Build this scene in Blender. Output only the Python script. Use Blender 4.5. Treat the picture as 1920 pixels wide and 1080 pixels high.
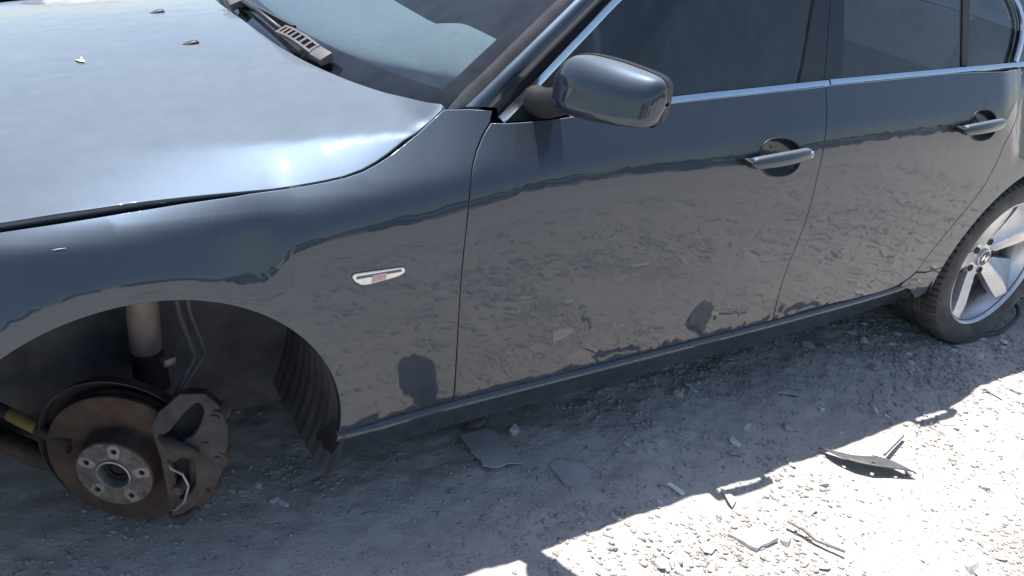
import bpy, bmesh, math, random
import numpy as np
from mathutils import Vector, Matrix
from mathutils.geometry import delaunay_2d_cdt

# ---------------------------------------------------------------- camera, sky, sun, exposure
for o in list(bpy.data.objects): bpy.data.objects.remove(o)
scn = bpy.context.scene; COL = scn.collection
PI = math.pi; rad = math.radians
cam_d = bpy.data.cameras.new('camera'); cam = bpy.data.objects.new('camera', cam_d); COL.objects.link(cam)
cam_d.sensor_width = 36; cam_d.lens = 1.6961*36/1.92; cam_d.clip_start = .02; cam_d.clip_end = 900
_ya, _pi, _ro = .6072, .4948, .1375
_f = Vector((math.sin(_ya)*math.cos(_pi), math.cos(_ya)*math.cos(_pi), -math.sin(_pi)))
_r = Vector((math.cos(_ya), -math.sin(_ya), 0)); _u = _r.cross(_f)
_r2 = math.cos(_ro)*_r+math.sin(_ro)*_u; _u2 = -math.sin(_ro)*_r+math.cos(_ro)*_u
cam.matrix_world = Matrix.Translation((-.2073, -1.444, 1.5506)) @ Matrix((_r2, _u2, -_f)).transposed().to_4x4()
scn.camera = cam
SUN = Vector((.08, .275, 1)).normalized()
world = bpy.data.worlds.new('World'); scn.world = world; world.use_nodes = True
_wt = world.node_tree; _sky = _wt.nodes.new('ShaderNodeTexSky'); _sky.sky_type = 'NISHITA'; _sky.sun_disc = False
_sky.sun_elevation = math.asin(SUN.z); _sky.sun_rotation = math.atan2(SUN.x, SUN.y)
_sky.air_density = 1.0; _sky.dust_density = 1.0; _sky.ozone_density = 1.0
_wt.links.new(_sky.outputs[0], _wt.nodes['Background'].inputs[0]); _wt.nodes['Background'].inputs[1].default_value = .088
sun_d = bpy.data.lights.new('sun', 'SUN'); sun = bpy.data.objects.new('sun', sun_d); COL.objects.link(sun)
sun_d.energy = 4.6; sun_d.angle = rad(.53); sun_d.color = (1, .975, .94)
sun.rotation_euler = SUN.to_track_quat('Z', 'Y').to_euler()
scn.view_settings.view_transform = 'Standard'; scn.view_settings.look = 'None'
scn.view_settings.exposure = 1.08; scn.view_settings.gamma = 1

# ---------------------------------------------------------------- material helpers
def mat(name):
    m = bpy.data.materials.new(name); m.use_nodes = True; nt = m.node_tree
    return m, nt, nt.nodes['Principled BSDF'], nt.nodes['Material Output']
def N(nt, t, **k):
    n = nt.nodes.new(t)
    for a, b in k.items(): setattr(n, a, b)
    return n
def val(n, **k):
    for a, b in k.items(): n.inputs[a.replace('_', ' ')].default_value = b
    return n
def noise(nt, scale, detail=4, rough=.55, coord=None, dist=0):
    n = N(nt, 'ShaderNodeTexNoise'); n.inputs['Scale'].default_value = scale; n.inputs['Detail'].default_value = detail
    n.inputs['Roughness'].default_value = rough; n.inputs['Distortion'].default_value = dist
    if coord is not None: nt.links.new(coord, n.inputs['Vector'])
    return n.outputs['Fac']
def voro(nt, scale, coord=None, feature='F1', out='Distance'):
    n = N(nt, 'ShaderNodeTexVoronoi', feature=feature); n.inputs['Scale'].default_value = scale
    if coord is not None: nt.links.new(coord, n.inputs['Vector'])
    return n.outputs[out]
def ramp(nt, fac, stops):
    r = N(nt, 'ShaderNodeValToRGB'); e = r.color_ramp.elements
    while len(e) < len(stops): e.new(.5)
    for i, (p, c) in enumerate(stops):
        e[i].position = p; e[i].color = (c, c, c, 1) if isinstance(c, (int, float)) else (*c, 1)
    nt.links.new(fac, r.inputs[0]); return r.outputs[0]
def mth(nt, op, a, b=None, c=None):
    n = N(nt, 'ShaderNodeMath', operation=op)
    for i, v in enumerate((a, b, c)):
        if v is None: continue
        if isinstance(v, (int, float)): n.inputs[i].default_value = v
        else: nt.links.new(v, n.inputs[i])
    return n.outputs[0]
def mixc(nt, fac, a, b):
    n = N(nt, 'ShaderNodeMix', data_type='RGBA')
    for s, v in ((0, fac), (6, a), (7, b)):
        if isinstance(v, (int, float)): n.inputs[s].default_value = v
        elif isinstance(v, tuple): n.inputs[s].default_value = (*v, 1)
        else: nt.links.new(v, n.inputs[s])
    return n.outputs[2]
def bump(nt, h, strength, dist, prev=None):
    b = N(nt, 'ShaderNodeBump'); b.inputs['Strength'].default_value = strength; b.inputs['Distance'].default_value = dist
    nt.links.new(h, b.inputs['Height'])
    if prev is not None: nt.links.new(prev, b.inputs['Normal'])
    return b.outputs[0]
def gcoord(nt): return N(nt, 'ShaderNodeNewGeometry').outputs['Position']
def scaled(nt, co, s):
    n = N(nt, 'ShaderNodeVectorMath', operation='MULTIPLY'); nt.links.new(co, n.inputs[0]); n.inputs[1].default_value = s
    return n.outputs[0]
M = {}
def simple(key, col, rough=.6, metal=0, var=.25, scale=30, bmp=.15, bd=.002, coat=0):
    m, nt, b, o = mat(key); co = gcoord(nt)
    f = noise(nt, scale, 6, .6, co); lo = tuple(c*(1-var) for c in col); hi = tuple(min(1, c*(1+var)) for c in col)
    nt.links.new(mixc(nt, ramp(nt, f, [(.3, 0), (.7, 1)]), lo, hi), b.inputs['Base Color'])
    b.inputs['Roughness'].default_value = rough; b.inputs['Metallic'].default_value = metal; b.inputs['Coat Weight'].default_value = coat
    if bmp: nt.links.new(bump(nt, noise(nt, scale*5, 5, .6, co), bmp, bd), b.inputs['Normal'])
    M[key] = m; return m

# ---------------------------------------------------------------- materials
DUST_SKY = (.30, .345, .39)  # pale dust, blued to carry sky reflection in its colour
def paint(key, base, rough=.40, metal=.9, dust=.10, specks=True):
    m, nt, b, o = mat(key); co = gcoord(nt)
    n1 = noise(nt, 1400, 2, .5, co)
    nt.links.new(mixc(nt, ramp(nt, n1, [(.35, 0), (.65, 1)]), tuple(c*.82 for c in base), tuple(c*1.18 for c in base)), b.inputs['Base Color'])
    b.inputs['Metallic'].default_value = metal; b.inputs['Roughness'].default_value = rough
    b.inputs['Coat Weight'].default_value = 1; b.inputs['Coat Roughness'].default_value = .035; b.inputs['Coat IOR'].default_value = 1.5
    # slightly wavy clear coat: orange peel and old shallow ripples
    rip = noise(nt, 8, .6, .4, scaled(nt, co, (1, 1, .6)), 2.2)
    cn = bump(nt, rip, .11, .010); cn = bump(nt, noise(nt, 42, .5, .4, co, 1.0), .013, .0012, cn)
    nt.links.new(cn, b.inputs['Coat Normal'])
    # settled dust: thin streaked film; blue boost on upturned faces paints in sky brightness
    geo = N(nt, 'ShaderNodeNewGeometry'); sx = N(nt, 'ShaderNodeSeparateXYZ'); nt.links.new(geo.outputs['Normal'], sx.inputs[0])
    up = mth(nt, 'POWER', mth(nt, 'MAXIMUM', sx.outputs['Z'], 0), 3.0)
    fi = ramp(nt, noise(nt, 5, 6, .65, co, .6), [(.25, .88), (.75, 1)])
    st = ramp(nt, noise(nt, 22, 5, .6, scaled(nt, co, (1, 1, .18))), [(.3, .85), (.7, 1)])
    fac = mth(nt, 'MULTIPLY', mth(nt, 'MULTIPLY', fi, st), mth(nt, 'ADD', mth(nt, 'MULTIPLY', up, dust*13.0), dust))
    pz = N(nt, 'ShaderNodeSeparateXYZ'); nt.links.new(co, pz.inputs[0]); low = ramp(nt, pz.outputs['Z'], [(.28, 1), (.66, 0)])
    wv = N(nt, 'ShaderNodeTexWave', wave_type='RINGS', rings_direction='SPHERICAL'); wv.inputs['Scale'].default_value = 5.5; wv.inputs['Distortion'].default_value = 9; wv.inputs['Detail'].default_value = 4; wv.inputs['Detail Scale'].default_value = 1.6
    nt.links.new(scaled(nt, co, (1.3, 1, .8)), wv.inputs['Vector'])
    sm = mth(nt, 'MULTIPLY', mth(nt, 'MULTIPLY', ramp(nt, wv.outputs['Fac'], [(.35, 0), (.8, 1)]), ramp(nt, noise(nt, 6, 3, .5, co), [(.42, 0), (.62, 1)])), low)  # arcs painted low on the panels, imitating reflected stones and their shadows
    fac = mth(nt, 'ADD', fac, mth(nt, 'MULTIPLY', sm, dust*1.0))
    if specks:
        v = voro(nt, 95, co); sp = ramp(nt, v, [(0, 1), (.05, 1), (.09, 0)])
        gate = ramp(nt, noise(nt, 40, 2, .5, co), [(.60, 0), (.64, .55)])
        fac = mth(nt, 'MAXIMUM', fac, mth(nt, 'MULTIPLY', sp, gate))
    d = N(nt, 'ShaderNodeBsdfDiffuse'); d.inputs[0].default_value = (*DUST_SKY, 1)
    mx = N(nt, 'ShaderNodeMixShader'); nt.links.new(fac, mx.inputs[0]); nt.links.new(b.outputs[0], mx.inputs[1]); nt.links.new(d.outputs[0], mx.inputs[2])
    nt.links.new(mx.outputs[0], o.inputs[0]); M[key] = m; return m
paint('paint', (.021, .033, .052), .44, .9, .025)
def glass(key, tint, dust=.06, haze=.0):
    m, nt, b, o = mat(key); co = gcoord(nt)
    tr = N(nt, 'ShaderNodeBsdfTransparent'); tr.inputs[0].default_value = (*tint, 1)
    gl = N(nt, 'ShaderNodeBsdfGlossy'); gl.inputs['Roughness'].default_value = .015
    lw = N(nt, 'ShaderNodeFresnel'); lw.inputs[0].default_value = 1.52
    mx = N(nt, 'ShaderNodeMixShader'); nt.links.new(mth(nt, 'MULTIPLY', lw.outputs[0], 1.5), mx.inputs[0]); nt.links.new(tr.outputs[0], mx.inputs[1]); nt.links.new(gl.outputs[0], mx.inputs[2])
    d = N(nt, 'ShaderNodeBsdfDiffuse'); d.inputs[0].default_value = (*DUST_SKY, 1)
    fi = ramp(nt, noise(nt, 7, 6, .65, co, .8), [(.25, .35), (.75, 1)])
    st = ramp(nt, noise(nt, 26, 5, .6, scaled(nt, co, (1, 1, .15))), [(.3, .45), (.7, 1)])
    sp = mth(nt, 'MULTIPLY', ramp(nt, voro(nt, 110, co), [(0, 1), (.05, 1), (.1, 0)]), ramp(nt, noise(nt, 30, 2, .5, co), [(.6, 0), (.65, .4)]))
    fac = mth(nt, 'MAXIMUM', mth(nt, 'MULTIPLY', mth(nt, 'MULTIPLY', fi, st), dust), sp)
    m2 = N(nt, 'ShaderNodeMixShader'); nt.links.new(fac, m2.inputs[0]); nt.links.new(mx.outputs[0], m2.inputs[1]); nt.links.new(d.outputs[0], m2.inputs[2])
    nt.links.new(m2.outputs[0], o.inputs[0]); M[key] = m; return m
glass('windscreen_glass', (.68, .78, .83), .07); glass('tinted_glass', (.24, .27, .30), .07)
simple('black_plastic', (.016, .017, .019), .5, 0, .3, 20, .1, .0006)
simple('grey_rubber', (.10, .095, .10), .62, 0, .2, 25, .1, .0006)
simple('black_gloss', (.012, .013, .016), .12, 0, .3, 8, 0)
simple('matt_black', (.012, .012, .013), .85, 0, .4, 14, .2, .002)
simple('chrome', (.62, .66, .70), .16, 1, .06, 40, .02, .0005)
simple('alloy', (.62, .63, .65), .34, .75, .12, 22, .06, .0006)
simple('rubber', (.070, .068, .066), .8, 0, .45, 18, .3, .0012)
simple('liner_plastic', (.075, .076, .080), .75, 0, .5, 9, .4, .003)
simple('rust', (.055, .036, .029), .8, .15, .45, 24, .35, .0014)
simple('rusty_hub', (.10, .088, .085), .7, .3, .5, 60, .4, .0012)
simple('bare_steel', (.24, .24, .24), .45, .7, .25, 70, .2, .0006)
simple('cast_iron', (.048, .041, .040), .75, .25, .45, 30, .5, .0022)
simple('strut_steel', (.20, .168, .152), .7, .15, .3, 14, .25, .001)
simple('lamp_clear', (.75, .74, .70), .12, 0, .1, 60, .1, .001, .6)
simple('lamp_orange', (.42, .30, .29), .3, 0, .35, 300, .3, .001)
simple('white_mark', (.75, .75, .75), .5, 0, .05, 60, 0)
simple('yellow_label', (.26, .19, .07), .6, 0, .2, 40, 0)
simple('interior_dark', (.030, .032, .036), .8, 0, .25, 12, .2, .002)
simple('dashboard_grey', (.19, .225, .24), .75, 0, .1, 60, .25, .001)
simple('seat_grey', (.24, .24, .24), .8, 0, .15, 30, .2, .002)
simple('cardboard', (.40, .38, .36), .9, 0, .15, 14, .3, .0015)
simple('plastic_shard', (.085, .085, .09), .5, 0, .35, 20, .25, .001)
simple('pale_plastic', (.55, .55, .55), .5, 0, .1, 30, .1, .001)
simple('wood_stick', (.30, .27, .235), .9, 0, .3, 60, .4, .001)
simple('leaf', (.62, .58, .34), .7, 0, .25, 60, .1, .001)
simple('stone_a', (.46, .435, .41), .92, 0, .22, 35, .5, .002)
simple('stone_b', (.36, .335, .31), .92, 0, .3, 35, .5, .002)
simple('stone_c', (.25, .22, .205), .92, 0, .3, 35, .5, .002)
simple('stone_pale', (.58, .565, .55), .92, 0, .14, 35, .4, .002)
simple('stone_dark', (.14, .12, .11), .92, 0, .35, 35, .6, .003)
def ground_mat():
    m, nt, b, o = mat('dusty_ground'); co = gcoord(nt)
    big = noise(nt, 1.1, 6, .6, co, .4); mid = noise(nt, 9, 8, .65, co); fin = noise(nt, 90, 6, .65, co)
    c = mixc(nt, ramp(nt, big, [(.3, 0), (.7, 1)]), (.42, .375, .33), (.50, .455, .41))
    c = mixc(nt, mth(nt, 'MULTIPLY', ramp(nt, mid, [(.35, 0), (.75, 1)]), .55), c, (.35, .31, .275))
    c = mixc(nt, mth(nt, 'MULTIPLY', ramp(nt, fin, [(.3, 0), (.8, 1)]), .35), c, (.56, .54, .52))
    peb = voro(nt, 130, co); pc = voro(nt, 130, co, 'F1', 'Color')
    g = mth(nt, 'MULTIPLY', ramp(nt, peb, [(.25, 1), (.45, 0)]), ramp(nt, mid, [(.45, 0), (.62, 1)]))
    sx = N(nt, 'ShaderNodeSeparateColor'); nt.links.new(pc, sx.inputs[0])
    c = mixc(nt, mth(nt, 'MULTIPLY', g, .7), c, mixc(nt, sx.outputs[0], (.25, .23, .215), (.58, .56, .54)))
    nt.links.new(c, b.inputs['Base Color']); b.inputs['Roughness'].default_value = .95; b.inputs['Specular IOR Level'].default_value = .15
    nn = bump(nt, mid, .5, .02); nn = bump(nt, fin, .55, .006, nn); nn = bump(nt, mth(nt, 'MULTIPLY', g, -1.0), .0, .003, nn); nn = bump(nt, g, .55, .004, nn)
    nt.links.new(nn, b.inputs['Normal']); M['ground'] = m
ground_mat()

# ---------------------------------------------------------------- mesh helpers
def meta(o, label=None, cat=None, group=None, kind=None):
    if label: o['label'] = label
    if cat: o['category'] = cat
    if group: o['group'] = group
    if kind: o['kind'] = kind
    return o
def empty(name, loc=(0, 0, 0), rz=0):
    o = bpy.data.objects.new(name, None); COL.objects.link(o); o.location = loc; o.rotation_euler = (0, 0, rz); o.empty_display_size = .1; return o
def link(name, me, parent=None):
    o = bpy.data.objects.new(name, me); COL.objects.link(o)
    if parent is not None: o.parent = parent
    return o
def mesh(name, v, f, m, parent=None, smooth=True, normals=None, auto=None):
    me = bpy.data.meshes.new(name)
    if isinstance(v, np.ndarray) and isinstance(f, np.ndarray):
        w_ = f.shape[1]; me.vertices.add(len(v)); me.vertices.foreach_set('co', v.astype(np.float32).ravel()); me.loops.add(f.size); me.loops.foreach_set('vertex_index', f.astype(np.int32).ravel())
        me.polygons.add(len(f)); me.polygons.foreach_set('loop_start', np.arange(0, f.size, w_, dtype=np.int32)); me.update(calc_edges=True); me.validate()
    else: me.from_pydata([tuple(map(float, p)) for p in v], [], [tuple(map(int, q)) for q in f])
    me.materials.append(M[m] if isinstance(m, str) else m)
    if smooth: me.polygons.foreach_set('use_smooth', [True]*len(me.polygons))
    if normals is not None: me.normals_split_custom_set_from_vertices([tuple(map(float, n)) for n in normals])
    elif auto: me.set_sharp_from_angle(angle=rad(auto))
    me.update(); return link(name, me, parent)
class MB:
    """collects shapes into one mesh"""
    def __init__(s): s.v = []; s.f = []
    def add(s, v, f):
        k = len(s.v); s.v += [tuple(map(float, p)) for p in v]; s.f += [tuple(i+k for i in q) for q in f]; return s
    def box(s, c, d, rz=0, bev=0, m=None):
        bm = bmesh.new(); bmesh.ops.create_cube(bm, size=1); bmesh.ops.scale(bm, vec=d, verts=bm.verts)
        if bev: bmesh.ops.bevel(bm, geom=bm.edges[:], offset=bev, segments=2, affect='EDGES', profile=.6)
        T = Matrix.Translation(c) @ (m if m is not None else Matrix.Rotation(rz, 4, 'Z')); bm.transform(T)
        bm.verts.index_update(); s.add([v.co for v in bm.verts], [[v.index for v in f.verts] for f in bm.faces]); bm.free(); return s
    def tube(s, pts, r, n=12, cap=True):
        pts = [Vector(p) for p in pts]; rs = r if hasattr(r, '__len__') else [r]*len(pts)
        V = []; F = []; t0 = (pts[1]-pts[0]).normalized(); a = t0.orthogonal().normalized()
        for i, p in enumerate(pts):
            t = (pts[min(i+1, len(pts)-1)]-pts[max(i-1, 0)]).normalized(); a = (a-a.dot(t)*t).normalized(); b = t.cross(a)
            V += [p+rs[i]*(math.cos(2*PI*k/n)*a+math.sin(2*PI*k/n)*b) for k in range(n)]
        for i in range(len(pts)-1):
            for k in range(n): F.append((i*n+k, i*n+(k+1) % n, (i+1)*n+(k+1) % n, (i+1)*n+k))
        if cap: F.append(tuple(range(n))[::-1]); F.append(tuple((len(pts)-1)*n+k for k in range(n)))
        return s.add(V, F)
    def lathe(s, prof, T, n=64, close=False):
        """prof of (radius, height) round the local z axis"""
        V = []; F = []; L = len(prof)
        for k in range(n):
            a = 2*PI*k/n
            for r, h in prof: V.append(T @ Vector((r*math.cos(a), r*math.sin(a), h)))
        for k in range(n):
            for i in range(L-1 if not close else L):
                j = (i+1) % L; q = ((k+1) % n)
                F.append((k*L+i, q*L+i, q*L+j, k*L+j))
        return s.add(V, F)
    def prism(s, poly, T, h0, h1):
        n = len(poly); V = [T @ Vector((x, y, h0)) for x, y in poly]+[T @ Vector((x, y, h1)) for x, y in poly]
        return s.add(V, [tuple(range(n))[::-1], tuple(range(n, 2*n))]+[(i, (i+1) % n, n+(i+1) % n, n+i) for i in range(n)])
    def sweep(s, path, prof):
        """prof: list of 3-vectors added to every path point (closed loop)"""
        n = len(prof); V = []; F = []
        for p in path: V += [Vector(p)+Vector(q) for q in prof]
        for i in range(len(path)-1):
            for k in range(n): F.append((i*n+k, i*n+(k+1) % n, (i+1)*n+(k+1) % n, (i+1)*n+k))
        F.append(tuple(range(n))[::-1]); F.append(tuple((len(path)-1)*n+k for k in range(n)))
        return s.add(V, F)
    def build(s, name, m, parent=None, smooth=False, auto=None, fix=True):
        o = mesh(name, s.v, s.f, m, parent, smooth or bool(auto), None, None)
        if fix:
            bm = bmesh.new(); bm.from_mesh(o.data); bmesh.ops.recalc_face_normals(bm, faces=bm.faces); bm.to_mesh(o.data); bm.free()
        if auto: o.data.set_sharp_from_angle(angle=rad(auto))
        return o
def bevel_obj(o, w, seg=2, ang=40):
    b = o.modifiers.new('bevel', 'BEVEL'); b.width = w; b.segments = seg; b.limit_method = 'ANGLE'; b.angle_limit = rad(ang); return o
def crom(pts, step):
    """Catmull-Rom through pts, resampled"""
    P = np.array(pts, float); Q = np.vstack([2*P[0]-P[1], P, 2*P[-1]-P[-2]]); out = []
    for i in range(1, len(Q)-2):
        n = max(1, int(np.linalg.norm(Q[i+1]-Q[i])/step))
        for k in range(n):
            t = k/n; a, b, c, d = Q[i-1], Q[i], Q[i+1], Q[i+2]
            out.append(.5*((2*b)+(-a+c)*t+(2*a-5*b+4*c-d)*t*t+(-a+3*b-3*c+d)*t**3))
    out.append(P[-1]); return [tuple(p) for p in out]
def lin(a, b, step):
    a = np.array(a, float); b = np.array(b, float); n = max(1, int(np.linalg.norm(b-a)/step)); return [tuple(a+(b-a)*k/n) for k in range(n+1)]
def clean(poly, eps=.002):
    o = [poly[0]]
    for p in poly[1:]:
        if math.hypot(p[0]-o[-1][0], p[1]-o[-1][1]) > eps: o.append(p)
    if math.hypot(o[0][0]-o[-1][0], o[0][1]-o[-1][1]) <= eps: o.pop()
    return o
def area2(p): return sum(p[i][0]*p[(i+1) % len(p)][1]-p[(i+1) % len(p)][0]*p[i][1] for i in range(len(p)))/2
def inset(poly, d):
    n = len(poly); o = []
    for i in range(n):
        a = np.array(poly[i-1]); b = np.array(poly[i]); c = np.array(poly[(i+1) % n])
        t1 = (b-a)/np.linalg.norm(b-a); t2 = (c-b)/np.linalg.norm(c-b); n1 = np.array([-t1[1], t1[0]]); n2 = np.array([-t2[1], t2[0]])
        m = n1+n2; m = m/max(np.linalg.norm(m), 1e-6); k = d/max(.45, float(m@n1)); o.append(tuple(b+m*k))
    return o
def inside(P, poly):
    x, y = P[:, 0], P[:, 1]; r = np.zeros(len(P), bool); n = len(poly)
    for i in range(n):
        x1, y1 = poly[i]; x2, y2 = poly[(i+1) % n]
        if y1 == y2: continue
        c = ((y1 > y) != (y2 > y)) & (x < (x2-x1)*(y-y1)/(y2-y1)+x1); r ^= c
    return r
def segdist(P, poly):
    d = np.full(len(P), 1e9); n = len(poly)
    for i in range(n):
        a = np.array(poly[i]); b = np.array(poly[(i+1) % n]); ab = b-a; t = np.clip(((P-a)@ab)/max(ab@ab, 1e-12), 0, 1)
        d = np.minimum(d, np.linalg.norm(P-(a+t[:, None]*ab), axis=1))
    return d
def cdt(poly, holes, step):
    lo = np.min(poly, 0); hi = np.max(poly, 0); pts = []
    k = 0; y = lo[1]
    while y < hi[1]:
        xs = np.arange(lo[0]+(.5*step if k % 2 else 0), hi[0], step); pts.append(np.stack([xs, np.full_like(xs, y)], -1)); y += step*.87; k += 1
    P = np.vstack(pts); ok = inside(P, poly) & (segdist(P, poly) > step*.42)
    for h in holes: ok &= ~inside(P, h) & (segdist(P, h) > step*.42)
    P = P[ok]; V = [Vector(p) for p in poly]; E = [(i, (i+1) % len(poly)) for i in range(len(poly))]
    for h in holes:
        k = len(V); V += [Vector(p) for p in h]; E += [(k+i, k+(i+1) % len(h)) for i in range(len(h))]
    V += [Vector(p) for p in P]
    r = delaunay_2d_cdt(V, E, [], 0, 1e-7); v2 = np.array([tuple(p) for p in r[0]]); F = [tuple(f) for f in r[2]]
    cen = np.array([v2[list(f)].mean(0) for f in F]); ok = inside(cen, poly)
    for h in holes: ok &= ~inside(cen, h)
    return v2, [f for f, g in zip(F, ok) if g]
def frame(mapf, uv, out, e=6e-4):
    u, v = uv[:, 0], uv[:, 1]; Pu = (mapf(u+e, v)-mapf(u-e, v))/(2*e); Pv = (mapf(u, v+e)-mapf(u, v-e))/(2*e)
    n = np.cross(Pu, Pv); n /= np.linalg.norm(n, axis=1)[:, None]
    if (n@np.array(out)).mean() < 0: n = -n
    return Pu, Pv, n
def panel(name, outline, mapf, m, parent, out=(0, -1, .2), holes=(), step=.028, gap=.0028, hem=.022, mirror=True, lift=0, rnd=.0022):
    """a body panel: the outline in the surface's own two coordinates, filled, with a rounded folded edge; mirrored to the right side"""
    poly = clean(list(outline)); poly = poly if area2(poly) > 0 else poly[::-1]
    if gap: poly = inset(poly, gap)
    H = []
    for h in holes:
        h = clean(list(h), 5e-4); H.append(h if area2(h) < 0 else h[::-1])
    uv, F = cdt(poly, H, step); P = mapf(uv[:, 0], uv[:, 1]); Pu, Pv, n = frame(mapf, uv, out); P = P+n*lift
    V = [p for p in P]; NN = [q for q in n]; FF = list(F)
    for loop in [poly]+H:
        L = np.array(loop); k = len(L); t = np.roll(L, -1, 0)-np.roll(L, 1, 0); t /= np.maximum(np.linalg.norm(t, axis=1), 1e-9)[:, None]; nu = np.stack([t[:, 1], -t[:, 0]], -1)
        Pl = mapf(L[:, 0], L[:, 1]); a, b, nn = frame(mapf, L, out); Pl = Pl+nn*lift
        T = a*nu[:, :1]+b*nu[:, 1:]; T -= nn*(T*nn).sum(1)[:, None]; T /= np.linalg.norm(T, axis=1)[:, None]
        base = len(V); rings = [(Pl, nn), (Pl-nn*rnd*.3+T*rnd*.7, nn+T), (Pl-nn*rnd+T*rnd, T+nn*.15), (Pl-nn*hem+T*rnd*.6, T)]
        for a_, b_ in rings: V += [p for p in a_]; NN += [q/np.linalg.norm(q) for q in b_]
        for r in range(len(rings)-1):
            for i in range(k): FF.append((base+r*k+i, base+r*k+(i+1) % k, base+(r+1)*k+(i+1) % k, base+(r+1)*k+i))
    V = np.array(V); NN = np.array(NN); G = []
    for f in FF:
        c = np.cross(V[f[1]]-V[f[0]], V[f[2]]-V[f[0]]); G.append(f if c@NN[list(f)].sum(0) >= 0 else f[::-1])
    o = mesh(name, V, G, m, parent, True, NN)
    if mirror:
        V2 = V.copy(); V2[:, 1] = 2*YC-V2[:, 1]; N2 = NN.copy(); N2[:, 1] *= -1
        mesh(name, V2, [f[::-1] for f in G], m, parent, True, N2)
    return o
def grid(name, fn, nu, nv, m, parent, smooth=True, closev=False, auto=None, solid=0):
    V = [fn(i/nu, j/nv) for i in range(nu+1) for j in range(nv+1)]; w = nv+1
    F = [(i*w+j, (i+1)*w+j, (i+1)*w+j+1, i*w+j+1) for i in range(nu) for j in range(nv)]
    o = mesh(name, V, F, m, parent, smooth, None, auto)
    if solid: s = o.modifiers.new('thick', 'SOLIDIFY'); s.thickness = solid; s.offset = 0
    return o
def vnoise(x, y, seed=0):
    xi = np.floor(x).astype(int); yi = np.floor(y).astype(int); fx = x-xi; fy = y-yi; fx = fx*fx*(3-2*fx); fy = fy*fy*(3-2*fy)
    def h(a, b):
        n = (a*374761393+b*668265263+seed*982451653) & 0x7fffffff; n = ((n ^ (n >> 13))*1274126177) & 0x7fffffff; return (n % 10007)/10007.
    return (h(xi, yi)*(1-fx)+h(xi+1, yi)*fx)*(1-fy)+(h(xi, yi+1)*(1-fx)+h(xi+1, yi+1)*fx)*fy
# ---------------------------------------------------------------- car surfaces
# car frame: x to the rear (0 = front axle), y into the car (0 = left flank), z up
def hermite(xs, ys):
    xs = np.array(xs, float); ys = np.array(ys, float)
    d = np.diff(ys)/np.diff(xs); m = np.zeros_like(ys)
    m[1:-1] = np.where(d[:-1]*d[1:] > 0, 2*d[:-1]*d[1:]/(d[:-1]+d[1:]+1e-12), 0); m[0] = d[0]; m[-1] = d[-1]
    def f(x):
        x = np.asarray(x, float); xc = np.clip(x, xs[0], xs[-1])
        i = np.clip(np.searchsorted(xs, xc, side='right')-1, 0, len(xs)-2)
        h = xs[i+1]-xs[i]; t = (xc-xs[i])/h
        r = (2*t**3-3*t**2+1)*ys[i]+(t**3-2*t**2+t)*h*m[i]+(-2*t**3+3*t**2)*ys[i+1]+(t**3-t**2)*h*m[i+1]
        return r+np.where(x < xs[0], (x-xs[0])*m[0], 0)+np.where(x > xs[-1], (x-xs[-1])*m[-1], 0)
    return f
def softplus(t):
    return np.where(t > 30, t, np.log1p(np.exp(np.minimum(t, 30))))
YC = 0.923                                                   # centre line of the car
_ring = [-.30, -.24, -.189, -.128, -.066, .001, .05, .088, .17, .215, .245]
_ringz = [.55, .65, .689, .719, .737, .745, .744, .740, .719, .702, .698]
zh_f = hermite(_ring+[.30, .36, .511, .68, .83, 1.025, 1.435, 1.738, 2.042, 2.288, 2.50, 2.60, 2.68, 2.76, 2.888, 3.07, 3.2, 3.5],
               _ringz+[.760, .782, .792, .802, .824, .828, .824, .842, .850, .850, .850, .80, .725, .722, .745, .715, .70, .70])
zc_f = hermite([-.6, -.17, -.05, .08, .30, .41, .52, .65, .80, 1.013, 1.243, 1.667, 2.014, 2.507, 3.3],
               [.77, .812, .822, .828, .836, .845, .855, .866, .876, .884, .892, .908, .908, .925, .95])
a2_f = hermite([-.6, 0, .1, .2, .3, .42, .55, .68, .80, 1.0, 3.3], [1.5, 1.42, 1.25, 1.08, 1.0, .92, .74, .55, .30, .17, .17])
w1_f = hermite([-.6, .20, .34, .9, 2.2, 2.5, 2.7, 3.3], [.004, .005, .020, .026, .026, .02, .008, .008])
w2_f = hermite([-.6, .3, .55, .7, 3.3], [.007, .008, .009, .010, .010])
a1_f = hermite([-.6, 0, .1, .17, .215, .25, .30, .36, .511, .68, 1.0, 3.3], [.42, .42, .40, .34, .29, .29, .42, .50, .44, .37, .34, .34])
plan_f = hermite([-.9, -.7, -.45, -.2, 0, .5, 2.7, 3.1, 3.5, 3.9], [.33, .14, .04, .008, 0, 0, 0, .012, .06, .15])
def ys(x, z):
    x = np.asarray(x, float); z = np.asarray(z, float)
    yb = -.125*(z-.66)+.17*((z-.30)**2-.1296)
    yb = np.where(z > .66, yb*np.exp(-((z-.66)/.12)**2), yb)
    w1 = w1_f(x); w2 = w2_f(x)
    y = yb+(a1_f(x))*w1*softplus((z-zh_f(x))/w1)+a2_f(x)*w2*softplus((z-zc_f(x))/w2)
    return y+plan_f(x)
# greenhouse
ybelt_f = hermite([.55, .75, 1.0, 1.4, 1.75, 2.6, 3.3], [.165, .128, .108, .094, .088, .096, .15])
def yg(x, z):
    dz = np.asarray(z, float)-.985
    return ybelt_f(x)+.34*dz+.22*np.maximum(dz, 0)**2
# bonnet: height of the centre line
hc_f = hermite([-.85, -.75, -.5, -.2, 0, .3, .45, .7], [.64, .72, .818, .878, .908, .9455, .960, .977])
TILT = .034                                                  # the bonnet sits a little proud on this side
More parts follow.
